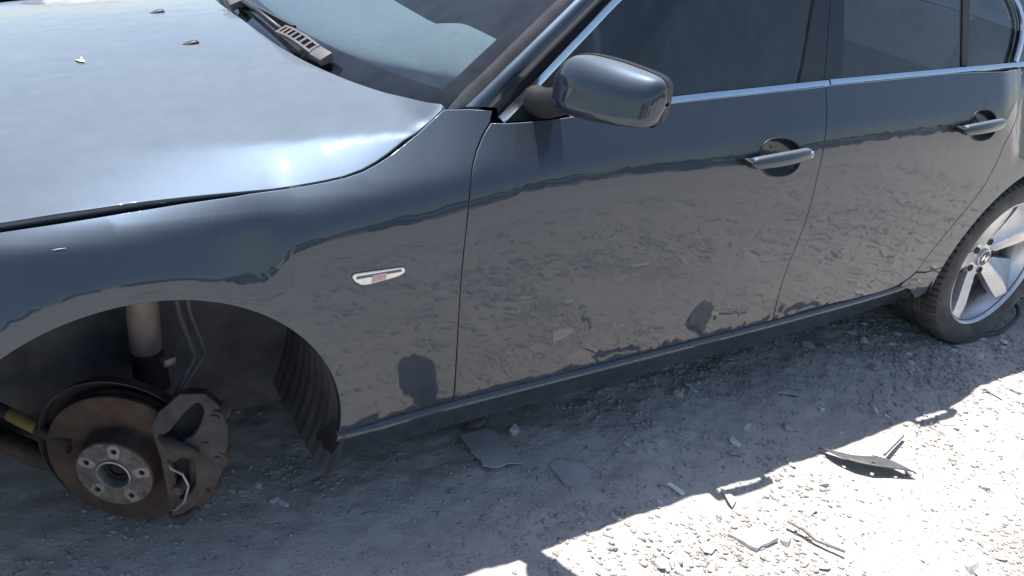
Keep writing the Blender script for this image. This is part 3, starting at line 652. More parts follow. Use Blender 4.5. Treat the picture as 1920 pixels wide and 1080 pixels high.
# door handles in their dished cups
for cup, hnd, door, lock in ((CUPF, HANDF, front_door, True), (CUPR, HANDR, rear_door, False)):
    loop = np.array(ell(cup, 36)); cc = loop.mean(0); V = []; F = []; R_ = 7
    for r in range(R_+1):
        f = 1-r/R_
        for p in loop:
            q_ = cc+(p-cc)*(f**.6 if f > 0 else 0)*1.012; V.append((q_[0], float(ys(q_[0], q_[1]))+.004+.046*math.sin(PI/2*(r/R_)**.7), q_[1]))
    n = len(loop)
    for r in range(R_):
        for k in range(n): F.append((r*n+k, r*n+(k+1) % n, (r+1)*n+(k+1) % n, (r+1)*n+k))
    mesh('handle_cup', V, F, 'paint', door)
    rim = [Vector((p[0], float(ys(p[0], p[1]))-.0008, p[1])) for p in list(loop)+[loop[0]]]
    MB().tube(rim, .0024, 6, False).build('cup_rim', 'black_plastic', door, True)
    a, b = Vector(hnd[0]), Vector(hnd[1]); d = (b-a); L = d.length; d.normalize(); V = []; F = []; n = 16; st = 26
    up = Vector((0, .18, 1)); up = (up-up.dot(d)*d).normalized(); ou = d.cross(up); ou = ou if ou.y < 0 else -ou
    for i in range(st+1):
        t = i/st; h = .0175*(.55+.45*math.sin(PI*min(1, .12+t*.75))**.6)*(1-.75*max(0, (t-.93)/.07)**2)*(1-.8*max(0, (.05-t)/.05)**2); th = .0135*(1-.6*max(0, (t-.94)/.06)**2)
        bow = .010*math.sin(PI*t)**.8; p = a+d*(L*t)+ou*(bow-.010)
        for k in range(n):
            an = 2*PI*k/n; ca, sa = math.cos(an), math.sin(an); V.append(p+up*(h*math.copysign(abs(sa)**.75, sa))+ou*(th*math.copysign(abs(ca)**.75, ca)))
    for i in range(st):
        for k in range(n): F.append((i*n+k, i*n+(k+1) % n, (i+1)*n+(k+1) % n, (i+1)*n+k))
    F += [tuple(range(n)), tuple(st*n+k for k in range(n))]
    hb = MB().add(V, F); ho = hb.build('door_handle', 'paint', door, auto=60)
    for t in (.04, .90): p = a+d*(L*t); MB().box(p-ou*.018, (.022, .034, .015), 0, .003).build('handle_mount', 'black_plastic', door, auto=40)
    if lock:
        c = a+d*(L*.945)+ou*.0045; T = Matrix((d, up, ou)).transposed().to_4x4(); T.translation = c
        lk = MB().lathe([(.0052, -.004), (.0052, .0022), (.0036, .0022), (.0036, -.004)], T @ Matrix.Diagonal((.85, 1.55, 1, 1)), 24, True).build('lock_ring', 'white_mark', ho, auto=40)
# door mirror
MA = Vector(MIN); MO = Vector(MOUT); ax = (MO-MA); ax.z = 0; ax.normalize(); zz = Vector((0, 0, 1)); fw = ax.cross(zz); fw = fw if fw.x < 0 else -fw
slope = (MOUT[2]-MIN[2])/((MO-MA).length)
#            s      half-h  front   back  dz
msec = [(-.052, .012, .010, .004, -.006), (-.046, .030, .026, .014, -.005), (-.034, .044, .040, .022, -.003), (-.010, .0545, .054, .028, .000), (.030, .0590, .064, .030, .000), (.080, .0580, .066, .031, -.001), (.130, .0545, .062, .031, -.003), (.160, .0510, .054, .031, -.004), (.180, .0470, .044, .031, -.005), (.192, .040, .030, .029, -.006), (.199, .026, .014, .020, -.006), (.201, .002, .004, .007, -.006)]
msec_f = [hermite([m[0] for m in msec], [m[i] for m in msec]) for i in range(1, 5)]
S_ = list(np.linspace(-.052, -.034, 5))+list(np.linspace(-.028, .165, 16))+list(np.linspace(.172, .201, 8))
def msurf(front, shrink=0, n=22, pw=.5):
    V = []; F = []
    for s in S_:
        hh, fr_, bk, dz = [float(f(s)) for f in msec_f]; hh -= shrink; c = MA+ax*s+zz*(slope*s+dz)
        for k in range(n+1):
            a = -PI/2+PI*k/n; sa = math.sin(a); ca = math.cos(a)
            if front: V.append(c+zz*(hh*math.copysign(abs(sa)**.58, sa))+fw*(max(0, fr_)*abs(ca)**pw*(1-.38*sa)-.006))
            else: V.append(c+zz*(hh*math.copysign(abs(sa)**.8, sa))-fw*(.007+bk*abs(ca)**.28))
    for i in range(len(S_)-1):
        for k in range(n): F.append((i*(n+1)+k, (i+1)*(n+1)+k, (i+1)*(n+1)+k+1, i*(n+1)+k+1))
    return V, F
mirror_shell = MB().add(*msurf(True)).build('mirror_housing', 'paint', car, True)
mirror_back = MB().add(*msurf(False, -.0015)).build('mirror_rim', 'black_plastic', mirror_shell, True)
gl = MB(); gl.box(MA+ax*.075-fw*.040+zz*(slope*.075), (.20, .003, .085), math.atan2(ax.y, ax.x), .001); gl.build('mirror_glass', 'chrome', mirror_shell)
low = MB(); V = []; F = []
for i, s in enumerate(np.linspace(-.045, .188, 20)):
    hh, fr_, bk, dz = [float(f(s)) for f in msec_f]; c = MA+ax*s+zz*(slope*s+dz)
    for k in range(7): t = k/6; V.append(c-zz*(hh*(.90+.10*math.sin(PI*t))+.0035*math.sin(PI*t))+fw*(fr_*.60*(1-2*t)+.004))
for i in range(19):
    for k in range(6): F.append((i*7+k, (i+1)*7+k, (i+1)*7+k+1, i*7+k+1))
low.add(V, F).build('mirror_lower_cover', 'black_plastic', mirror_shell, True)
arm = MB().tube([(.868, .125, .985), (.872, .085, .990), (.880, .050, 1.005), (.890, .015, 1.022), (.900, -.02, 1.034)], [.036, .033, .030, .029, .028], 16).build('mirror_arm', 'black_plastic', car, auto=50)

# ---------------------------------------------------------------- scuttle and wipers
def scuttle(u, v):
    e = 1-2*u; p = windscreen(u, 0); hx = .47+.19*abs(e)**2.1; return (hx-.03+(p[0]+.02-hx+.03)*v, p[1]*.97+YC*.03, .930+.02*abs(e)+.012*v)
grid('scuttle', scuttle, 40, 4, 'black_plastic', car)
def wpt(u, v, l): p = Vector(windscreen(1-u, v)); return p+Vector((-.5, 0, .86))*l
def wiper(u0, u1, v0, v1, slots, um):
    wi = None; A = wpt(u0, v0, .030); B = wpt(um, v0+(v1-v0)*.35, .040); Cc = wpt(u1, v1, .014)
    d = (B-A).normalized(); nrm = Vector((-.45, 0, .9)); s = d.cross(nrm).normalized(); nrm = s.cross(d).normalized(); L = (B-A).length
    body = MB(); n = slots
    rails = ((-.013, .0055), (.013, .0055))
    for off, wd in rails:
        V = []
        for t in np.linspace(0, 1, 8):
            c = A+d*(L*t)+nrm*(.010*math.sin(PI*min(1, t*.9+.05)))
            V += [c+s*(off-wd/2*1)-nrm*.006, c+s*(off+wd/2)-nrm*.006, c+s*(off+wd/2)+nrm*.004, c+s*(off-wd/2)+nrm*.004]
        F = [(i*4+k, i*4+(k+1) % 4, i*4+4+(k+1) % 4, i*4+4+k) for i in range(7) for k in range(4)]+[(0, 1, 2, 3), (28, 29, 30, 31)]
        body.add(V, F)
    T = Matrix((d, s, nrm)).transposed().to_4x4()
    for k in range(n+1):
        t = (k+.25)/(n+.5); c = A+d*(L*t)+nrm*(.010*math.sin(PI*min(1, t*.9+.05))); body.box(c-nrm*.001, (.0075, .024, .009), 0, 0, T)
    c = A-d*.020-nrm*.006; body.box(c, (.060, .036, .020), 0, .006, T)
    wi = body.build('wiper_arm', 'grey_rubber', car, auto=40)
    MB().tube([B, B+(Cc-B)*.5+nrm*.012, Cc], [.0075, .006, .004], 8).build('wiper_rod', 'black_plastic', wi, True)
    bl = MB(); P0 = wpt(um+.02, v0+.045, .004); P1 = wpt(u1, v1, .006); bl.sweep([P0+(P1-P0)*t for t in np.linspace(0, 1, 8)], [(-.004, 0, 0), (.004, 0, 0), (.006, 0, .014), (-.006, 0, .014)])
    bl.build('wiper_blade', 'black_plastic', wi)
    return wi
wiper(.255, .62, .022, .03, 7, .355); wiper(.60, .93, .022, .05, 7, .70)

# ---------------------------------------------------------------- cabin
dash = grid('dashboard', lambda u, v: (float(np.interp(v, [0, .25, .7, .9, 1], [.60, .72, 1.00, 1.06, 1.05]))+.12*abs(2*u-1)**2.2*(1-v), .20+1.446*u, float(np.interp(v, [0, .25, .7, .9, 1], [.93, .955, .965, .93, .60]))+.045*math.exp(-((u-.27)/.13)**4)*max(0, math.sin(PI*min(1, max(0, (v-.3)/.65))))), 40, 30, 'dashboard_grey', car)
def rbox(name, c, d, m, parent, bev, rx=None):
    T = Matrix.Rotation(rx, 4, 'Y') if rx else None; return MB().box(c, d, 0, bev, T).build(name, m, parent, auto=50)
for y0 in (.56, 1.286):
    rbox('seat_cushion', (1.52, y0, .52), (.54, .52, .18), 'seat_grey', car, .05)
    rbox('seat_back', (1.87, y0, .86), (.15, .50, .66), 'seat_grey', car, .06, .30); rbox('headrest', (2.02, y0, 1.27), (.11, .27, .18), 'seat_grey', car, .045, .2)
rbox('rear_bench', (2.38, YC, .50), (.46, 1.3, .2), 'seat_grey', car, .05); rbox('rear_seat_back', (2.58, YC, .84), (.16, 1.3, .56), 'seat_grey', car, .05, .4)
T = Matrix.Translation((1.20, .56, .90)) @ Matrix.Rotation(rad(-66), 4, 'Y')
sw = MB().lathe([(.185+.014*math.cos(a), .014*math.sin(a)) for a in np.linspace(0, 2*PI, 9)[:-1]], T, 40, True); sw.box(T @ Vector((0, 0, .03)), (.16, .13, .05), 0, .02, T.to_3x3().to_4x4()); sw.build('steering_wheel', 'interior_dark', car, auto=60)
o = grid('door_card', lambda u, v: (.80+1.85*u, .16+.02*math.sin(v*3), .32+.63*v), 4, 4, 'interior_dark', car); mirror_copy(o)

# ---------------------------------------------------------------- front wheel house: liner, strut, brake
def liner(u, v):
    a = rad(200-u*225); y = .022+v*.46; r = .400+(.0016*math.sin(y*2*PI/.046) if a < rad(75) else 0)+.02*v
    return (AX+r*math.cos(a), y, AZ+r*math.sin(a))
lo_ = grid('wheel_arch_liner', liner, 70, 60, 'liner_plastic', car, True, auto=35)
grid('inner_wing', lambda u, v: (-.45+.95*u, .44+.03*math.sin(u*9)*math.sin(v*7), .10+.66*v), 12, 10, 'liner_plastic', car)
tt = Vector((math.cos(-.596), math.sin(-.596), 0)); no = Vector((math.sin(-.596), -math.cos(-.596), 0))
HUB = Matrix((tt, Vector((0, 0, 1)), no)).transposed().to_4x4(); HUB.translation = (-.029, .143, .232)
disc = empty('brake_disc'); disc.parent = car
def ring2(r, n, x=0, y=0, ph=0): return [(x+r*math.cos(ph+2*PI*k/n), y+r*math.sin(ph+2*PI*k/n)) for k in range(n)]
PH = PI/2-.067
bolts = [(.06*math.cos(PH-2*PI*k/5), .06*math.sin(PH-2*PI*k/5)) for k in range(5)]
def flatmap(h): return lambda u, v: np.array([HUB @ Vector((a, b, h)) for a, b in zip(u, v)])
hubf = panel('hub_face', ring2(.0775, 64), flatmap(0.), 'rusty_hub', disc, out=tuple(no), holes=[ring2(.0365, 40)]+[ring2(.0072, 16, *b) for b in bolts]+[ring2(.0035, 10, .06*math.cos(PH-.63), .06*math.sin(PH-.63))], step=.012, gap=0, hem=.012, mirror=False, rnd=.0018)
for bx_, by_ in bolts:
    al = math.atan2(by_, bx_); pts = []
    for k in range(20):
        a = 2*PI*k/20; rr = .0155+.0035*math.cos(2*(a-al))+.0012*math.sin(5*a+bx_*90); pts.append((bx_+rr*math.cos(a), by_+rr*math.sin(a)))
    pts = [(x, y) if math.hypot(x, y) < .0755 else (x*.0755/math.hypot(x, y), y*.0755/math.hypot(x, y)) for x, y in pts]
    pts = [(x, y) if math.hypot(x, y) > .040 else (x*.040/math.hypot(x, y), y*.040/math.hypot(x, y)) for x, y in pts]
    panel('bolt_seat', pts, flatmap(.0006), 'bare_steel', hubf, out=tuple(no), holes=[ring2(.0072, 16, bx_, by_)], step=.006, gap=0, hem=.002, mirror=False, rnd=.0004)
MB().lathe([(.0775, -.001), (.081, -.004), (.0835, -.040), (.088, -.046)], HUB, 64).build('disc_hat', 'rust', disc, auto=40)
MB().lathe([(.087, -.047), (.090, -.0455), (.1605, -.0455), (.162, -.047), (.162, -.055), (.156, -.055), (.156, -.066), (.162, -.066), (.162, -.0745), (.090, -.0745)], HUB, 96).build('friction_ring', 'rust', disc, auto=40)
MB().lathe([(.0362, -.030), (.0362, .0035), (.0330, .0045), (.0318, .003), (.0315, -.030)], HUB, 48).build('centring_ring', 'bare_steel', disc, auto=40)
MB().lathe([(.0001, -.022), (.012, -.020), (.016, -.024), (.034, -.026)], HUB, 32).build('axle_nut', 'matt_black', disc, auto=40)
MB().lathe([(.020, -.02), (.075, -.0185), (.083, -.03)], HUB, 40).build('hub_carrier', 'matt_black', disc, auto=40)
HS = HUB @ Matrix.Translation((-.004, .012, -.085))
MB().lathe([(.070, .004), (.10, -.004), (.150, -.006), (.172, .004), (.178, .030), (.180, .030), (.174, .0), (.150, -.010)], HS, 72).build('dust_shield', 'cast_iron', car, auto=50)
cal = empty('brake_caliper'); cal.parent = car
CAL_OUT = [(0.0808, 0.1269), (0.0957, 0.1573), (0.1311, 0.1913), (0.1731, 0.186), (0.1985, 0.1604), (0.217, 0.1169), (0.2216, 0.0815), (0.2126, 0.0216), (0.1868, -0.0572), (0.1449, -0.083), (0.1218, -0.0834), (0.1169, -0.0294), (0.107, 0.0643)]
CAL_WIN = [[(0.1011, 0.1147), (0.1153, 0.1249), (0.1423, 0.1614), (0.1636, 0.1756), (0.1783, 0.1524), (0.1662, 0.1112), (0.144, 0.0952), (0.1221, 0.0771)], [(0.1229, 0.0542), (0.1458, 0.0691), (0.1656, 0.0483), (0.1674, -0.0032), (0.1546, -0.0351), (0.1349, -0.0481), (0.1303, -0.0252)]]
def calmap(dc): return lambda u, v: np.array([HUB @ Vector((a, b, .010-.45*max(0, a-.115)-.35*max(0, b-.06)+dc)) for a, b in zip(u, v)])
co_ = CAL_OUT+[CAL_OUT[0]]; co_ = [q_ for a_, b_ in zip(co_, co_[1:]) for q_ in lin(a_, b_, .010)[:-1]]
cf = panel('caliper_frame', co_, calmap(0), 'cast_iron', cal, out=tuple(no), holes=[crom(w_+[w_[0]], .006) for w_ in CAL_WIN], step=.012, gap=0, hem=.026, mirror=False, rnd=.0035)
panel('brake_pad', inset([p for p in (CAL_OUT if area2(CAL_OUT) > 0 else CAL_OUT[::-1])], .010), calmap(-.030), 'matt_black', cal, out=tuple(no), step=.02, gap=0, hem=.018, mirror=False, rnd=.003)
mb = MB(); mb.box(HUB @ Vector((.168, .020, -.060)), (.050, .150, .075), 0, .018, HUB.to_3x3().to_4x4()); mb.box(HUB @ Vector((.135, .0, -.105)), (.085, .11, .06), 0, .02, HUB.to_3x3().to_4x4()); mb.build('caliper_body', 'cast_iron', cal, auto=45)
for q_, r_ in (((.196, .135), .020), ((.205, .045), .022), ((.185, -.035), .017)):
    cc_ = .004-.45*max(0, q_[0]-.115)-.35*max(0, q_[1]-.06); MB().lathe([(.0001, .010), (r_*.55, .010), (r_*.6, .006), (r_*.92, .004), (r_, -.004), (r_*1.1, -.03)], HUB @ Matrix.Translation((q_[0], q_[1], cc_)), 20).build('cylinder_boss', 'cast_iron', cal, auto=40)
mb = MB(); mb.lathe([(.0001, .012), (.010, .012), (.0125, .009), (.0125, -.02)], HUB @ Matrix.Translation((.135, -.012, .0)), 18); mb.build('guide_bolt', 'cast_iron', cal, auto=40)
mb = MB(); mb.tube([HUB @ Vector(p) for p in ((.118, .062, .006), (.128, .050, .016), (.150, .040, .016), (.160, .010, .014), (.150, -.035, .016), (.128, -.062, .014), (.118, -.070, .006))], .0028, 8).build('pad_spring', 'bare_steel', cal, True)
mb = MB(); mb.tube([HUB @ Vector((.10, .105, -.015)), HUB @ Vector((.135, .095, .004)), HUB @ Vector((.170, .070, -.012))], [.011, .016, .012], 12); mb.build('caliper_bridge', 'cast_iron', cal, True); mb = MB(); mb.tube([HUB @ Vector((.107, -.095, -.01)), HUB @ Vector((.135, -.100, .002)), HUB @ Vector((.165, -.075, -.016))], [.009, .012, .010], 12); mb.build('caliper_bridge', 'cast_iron', cal, True)
# suspension leg and links
st = empty('suspension_strut'); st.parent = car
SX, SY = (0.086, .34)
MB().tube([(SX, SY, .385), (SX, SY, .40), (SX, SY, .80)], [.030, .034, .034], 28).build('damper_tube', 'strut_steel', st, auto=50)
MB().tube([(SX+.004, SY-.01, .30), (SX+.003, SY-.006, .35), (SX, SY, .390)], [.040, .036, .034], 20).build('knuckle_clamp', 'matt_black', st, auto=50)
MB().lathe([(.036, 0), (.075, .004), (.078, .010), (.036, .016)], Matrix.Translation((SX, SY, .70)), 32).build('spring_seat', 'liner_plastic', st, auto=50)
for dx, r_ in ((.060, .006), (.082, .0045)):
    MB().tube([(SX+dx, SY-.02, .74), (SX+dx-.004, SY-.03, .60), (SX+dx+.004, SY-.05, .50), (SX+dx+.02, SY-.10, .42), (.10, .17, .36)], r_, 10).build('brake_hose', 'liner_plastic', st, True)
MB().box((SX+.03, SY-.07, .40), (.03, .02, .02), .3, .005).build('hose_clip', 'bare_steel', st, auto=40)
MB().box((.055, .055, .7035), (.075, .02, .012), .1, .004).build('arch_bracket', 'bare_steel', st, auto=40)
TR0, TR1 = (-0.234, .42, 0.285), (-0.092, 0.24, 0.254)
mb = MB().tube([TR0, tuple(np.array(TR0)*.4+np.array(TR1)*.6), TR1], [.0135, .0135, .017], 14).build('tie_rod', 'cast_iron', car, auto=50)
a, b = np.array(TR0), np.array(TR1); MB().tube([tuple(a+(b-a)*.30), tuple(a+(b-a)*.62)], .0142, 16, False).build('tie_rod_label', 'yellow_label', mb, True)
MB().tube([(-.30, .50, .20), (-.16, .36, .165), (-.04, .24, .150)], [.022, .026, .022], 14).build('control_arm', 'cast_iron', car, True)
MB().tube([(.35, .62, .20), (.15, .42, .165), (.01, .25, .150)], [.022, .024, .022], 14).build('control_arm', 'cast_iron', car, True)

# ---------------------------------------------------------------- rear wheel
wheel = empty('rear_wheel', (2.888, .035, .304)); wheel.parent = car
WT = Matrix.Rotation(rad(90), 4, 'X')                          # local z -> -y (outwards), y -> z
tyr = [(.228, -.012), (.236, -.004), (.240, .000), (.250, .008), (.268, .0145), (.287, .0155), (.303, .011), (.314, .002), (.3205, -.009), (.3240, -.022), (.3255, -.034), (.3258, -.050), (.3190, -.0515), (.3190, -.0585), (.3262, -.060), (.3268, -.085), (.3195, -.0865), (.3195, -.0945), (.3270, -.096), (.3270, -.118), (.3195, -.1195), (.3195, -.1275), (.3268, -.129), (.3262, -.155), (.3190, -.1565), (.3190, -.1635), (.3255, -.165), (.3235, -.192), (.3195, -.206), (.308, -.219), (.287, -.226), (.262, -.222), (.240, -.212), (.215, -.205)]
nT = 320; V = []; F = []; L = len(tyr)
for k in range(nT):
    a = 2*PI*k/nT
    for i, (r, h) in enumerate(tyr):
        if 8 <= i <= 11 or 26 <= i <= 28: r -= .0085 if k % 4 == 0 else 0
        elif i in (14, 15, 18, 19, 22, 23): r -= .0035 if (k+i) % 6 == 0 else 0
        p = WT @ Vector((r*math.cos(a), r*math.sin(a), h)); zb = -.304+.004; sag = max(0, -p.z-.235)
        if sag > 0: p.y += -.30*sag*(1 if h > -.10 else -1)*(1 if r > .25 else .3)
        if p.z < zb: p.z = zb+(p.z-zb)*.06
        V.append(p)
for k in range(nT):
    for i in range(L-1): q_ = (k+1) % nT; F.append((k*L+i, q_*L+i, q_*L+i+1, k*L+i+1))
MB().add(V, F).build('tyre', 'rubber', wheel, auto=38)
rim = MB().lathe([(.228, -.014), (.2375, -.006), (.2425, -.001), (.2425, .0015), (.2385, .0025), (.2345, .000), (.2315, -.006), (.2285, -.020), (.222, -.032), (.213, -.050), (.206, -.11), (.212, -.190), (.226, -.205)], WT, 96).build('rim', 'alloy', wheel, auto=35)
spoke_ang = [0.666, 1.922, 3.179, 4.436, 5.692]
def spoke(u, w):
    r = .046+u*.184; tw = .10*(u-.5)+.16*u*u*.0
    hw = np.interp(u, [0, .12, .35, .7, .92, 1.0], [.0330, .0330, .0460, .0680, .0800, .0860])
    cz = np.interp(u, [0, .1, .3, .6, .85, 1], [-.060, -.056, -.045, -.027, -.014, -.010])
    rd = .30-.75*u                                              # where the ridge runs across the spoke
    z = cz+(-.046*((w-rd)/(1-rd))**.85*(.35+.8*u) if w > rd else -.010*(rd-w)/(1+rd))
    x_ = r*math.cos(w*hw/r*.98); y_ = r*math.sin(w*hw/r*.98); c, s = math.cos(tw), math.sin(tw); return Vector((x_*c-y_*s, x_*s+y_*c, z))
nu, nw = 16, 18; V = []; F = []
for i in range(nu+1):
    row = [spoke(i/nu, -1+2*j/nw) for j in range(nw+1)]; V += [row[0]-Vector((0, 0, .034))]+row+[row[-1]-Vector((0, 0, .026))]
W_ = nw+3
for i in range(nu):
    for j in range(W_-1): F.append((i*W_+j, (i+1)*W_+j, (i+1)*W_+j+1, i*W_+j+1))
spm = None
for a in spoke_ang:
    T = WT @ Matrix.Rotation(a, 4, 'Z')
    if spm is None:
        o = MB().add(V, F).build('spoke', 'alloy', wheel, auto=28); spm = o.data
    else: o = link('spoke', spm, wheel)
    o.parent = rim; o.matrix_local = T
MB().lathe([(.0345, -.062), (.0345, -.053), (.0325, -.0515), (.0001, -.0505)], WT, 40).build('centre_cap', 'alloy', rim, auto=30)
MB().lathe([(.028, -.0514), (.028, -.0498), (.0205, -.0496), (.0205, -.0512)], WT, 40).build('badge_ring', 'black_gloss', rim)
for k in range(4):
    sec = [(0, 0)]+[(.0195*math.cos(k*PI/2+PI/2*i/8), .0195*math.sin(k*PI/2+PI/2*i/8)) for i in range(9)]
    MB().prism(sec, WT @ Matrix.Rotation(.5, 4, 'Z'), -.0515, -.0496).build('badge_quarter', 'chrome' if k % 2 else 'badge_blue' if 'badge_blue' in M else 'grey_rubber', rim)
hubm = MB().lathe([(.0340, -.062), (.074, -.066), (.078, -.080), (.06, -.090)], WT, 48).build('hub_plate', 'alloy', rim, auto=40)
for a in spoke_ang:
    for dr in (.5*2*PI/5,):
        T = WT @ Matrix.Rotation(a+dr, 4, 'Z') @ Matrix.Translation((.060, 0, -.063))
        MB().lathe([(.0001, -.004), (.0085, -.003), (.0085, .004), (.0118, .004), (.0135, .0015)], T, 20).build('wheel_bolt', 'black_plastic', rim, auto=40)
MB().lathe([(.001, -.085), (.155, -.085), (.160, -.092), (.160, -.115), (.09, -.12)], WT, 64).build('rear_brake_disc', 'rust', wheel, auto=40)
MB().lathe([(.10, -.13), (.205, -.125)], WT, 48).build('rear_dust_shield', 'matt_black', wheel)
def rliner(u, v): a = rad(-10+u*200); y = .02+v*.45; r = .40+.015*v; return (RX+r*math.cos(a), y, RZ_+r*math.sin(a))
grid('wheel_arch_liner', rliner, 40, 8, 'matt_black', car)

# ---------------------------------------------------------------- litter on the ground and the bonnet
def sheet(name, poly, th, m, label, cat, lift=.004, tilt=(0, 0), jag=.004, seed=1):
    r = random.Random(seed); P = []
    n = len(poly)
    for i in range(n):
        a, b = np.array(poly[i][:2]), np.array(poly[(i+1) % n][:2]); k = max(2, int(np.linalg.norm(b-a)/.018))
        for j in range(k): q_ = a+(b-a)*j/k+(np.array([r.uniform(-1, 1), r.uniform(-1, 1)])*jag if j else 0); P.append(q_)
    P = np.array(P); c = P.mean(0); pol = [tuple(p-c) for p in P]; pol = pol if area2(pol) > 0 else pol[::-1]
    uv, F = cdt(pol, [], .02); n = len(uv); B = {}; k = len(pol)
    zt_ = np.array([th+tilt[0]*x+tilt[1]*y+.0035*math.sin(x*31+y*17+seed) for x, y in uv]); V = [(x, y, z) for (x, y), z in zip(uv, zt_)]+[(x, y, z-th) for (x, y), z in zip(uv, zt_)]
    FF = list(F)+[tuple(i+n for i in f[::-1]) for f in F]; FF += [(i, i+n, (i+1) % k+n, (i+1) % k) for i in range(k)]
    o = MB().add(V, FF).build(name, m, None, auto=40); o.location = (c[0], c[1], float(gz(c[0], c[1]))+lift); return meta(o, label, cat)
sheet('cardboard_piece', SLAB1, .004, 'cardboard', 'large flat grey slab with a torn front edge lying beside the sill', 'slab', .006, seed=3)
sheet('cardboard_piece', SLAB2, .005, 'cardboard', 'smaller broken flat grey slab with a notched side, in the car shadow', 'slab', .006, seed=5)
sheet('plastic_shard', SHARD, .003, 'pale_plastic', 'narrow pale pointed shard just outside the shadow edge', 'shard', .006, jag=.001, seed=8)
sheet('flat_flake', FLAT2, .004, 'cardboard', 'thin pale flake in the shadow below the rear door', 'flake', .006, jag=.002, seed=9)
sheet('flat_stone', WSTONE, .016, 'stone_pale', 'flat white stone in full sun near the lower edge', 'stone', .0, jag=.004, seed=12)
sheet('glint_sliver', [(SLIV[0][0]-.006, SLIV[0][1]), (SLIV[0][0]+.008, SLIV[0][1]+.003), (SLIV[1][0]+.008, SLIV[1][1]), (SLIV[1][0]-.004, SLIV[1][1]-.004)], .002, 'white_mark', 'small white sliver imitating a streak of light in the shadow close to its edge', 'painted glint', .007, jag=.001, seed=14)  # thin white sheet added as a streak of light inside the car's shadow
# curved black strip with clip holes
P = crom([STRIP[0], STRIP[1], STRIP[2], STRIP[3]], .012); Q = crom([STRIP[0], STRIP[5], STRIP[4], STRIP[3]], .012); base = Vector((1.87, -.32, float(gz(1.87, -.32)))); V = []; F = []; n = 30; hw = 6
for i in range(n+1):
    t = i/n; a = interp_path(P, t); b = interp_path(Q, t)
    for j in range(hw+1): s = j/hw; p = a+(b-a)*s; V.append(Vector((p[0], p[1], .012+.020*math.sin(PI*t)**.5*(1-s)**.6+.012*t))-Vector((base.x, base.y, 0)))
for i in range(n):
    for j in range(hw):
        if i in (8, 16, 23) and j == 1: continue
        F.append((i*(hw+1)+j, (i+1)*(hw+1)+j, (i+1)*(hw+1)+j+1, i*(hw+1)+j+1))
o = mesh('trim_strip', V, F, 'plastic_shard'); o.location = base; s = o.modifiers.new('thick', 'SOLIDIFY'); s.thickness = .003
meta(o, 'curved black plastic trim strip with clip holes lying in the sun', 'plastic strip')
mb = MB(); a, b, c = [np.array(p) for p in BENT]
for p, q_, wd in ((a, b, .022), (b, c, .012)):
    d = q_-p; L = np.linalg.norm(d[:2]); mb.box((p+q_)/2+np.array([0, 0, .010]), (L+.006, wd, .004), math.atan2(d[1], d[0]), .001)
mb.box((b+c)/2+np.array([0, 0, .016]), (np.linalg.norm((c-b)[:2]), .003, .016), math.atan2((c-b)[1], (c-b)[0]), .0008)
meta(mb.build('bent_bracket', 'pale_plastic'), 'small bent pale bracket behind the curved plastic strip', 'bracket')
a, b = np.array(STICK[0]), np.array(STICK[1]); meta(MB().tube([a+[0, 0, .014], a*.6+b*.4+[.004, 0, .010], a*.2+b*.8, b+(b-a)*.5+[.004, 0, .006]], [.0045, .005, .0052, .004], 9).build('stick', 'wood_stick', None, True), 'thin grey stick lying in the sun near the lower edge', 'stick')
bm = stone_mesh(55, .5); me = bpy.data.meshes.new('dark_lump'); bm.to_mesh(me); bm.free(); me.materials.append(M['stone_dark']); o = link('dark_lump', me); o.location = (LUMP[0][0], LUMP[0][1]+.02, .012); o.scale = (.045, .03, .03); meta(o, 'dark lump behind the large flat slab beside the sill', 'rock')
for (x, y, _), s, lb in ((ROCK[0], .030, 'dark angular rock in the shadow left of the trim strip'), (ROCK[1], .030, 'dark clod in the shadow in front of the rear tyre')):
    bm = stone_mesh(int(60+x*10), .5); me = bpy.data.meshes.new('dark_rock'); bm.to_mesh(me); bm.free(); me.materials.append(M['stone_dark' if s < .03 else 'stone_b']); o = link('dark_rock', me); o.location = (x, y, float(gz(x, y))+.006); o.scale = (s, s, s); o.rotation_euler = (0, 0, x); meta(o, lb, 'rock')
meta(MB().tube(crom([(p[0], p[1], .012) for p in LOOP]+[(3.33, .19, .012), (3.28, .26, .012)], .02), .008, 8).build('rubber_loop', 'rubber', None, True), 'black rubber strip curling over the ground behind the rear tyre', 'rubber strip')
lx, ly = .0627, .726; lz = float(hood_z(np.array(lx), np.array(ly)))
lf = MB(); V = [(-.020, 0, .001), (-.004, .007, .004), (.012, .005, .003), (.018, 0, .0015), (.010, -.006, .002), (-.004, -.005, .003)]; lf.add(V, [(0, 1, 5), (1, 2, 4, 5), (2, 3, 4)]); lf.add([(-.002, .004, .003), (-.018, .016, .006), (-.014, .018, .004)], [(0, 1, 2)])
o = lf.build('leaf', 'leaf'); o.location = (lx, ly, lz+.001); o.rotation_euler = (0, -.12, -1.1); s = o.modifiers.new('thick', 'SOLIDIFY'); s.thickness = .0006; meta(o, 'small dry pale yellow leaf lying on the bonnet', 'leaf')

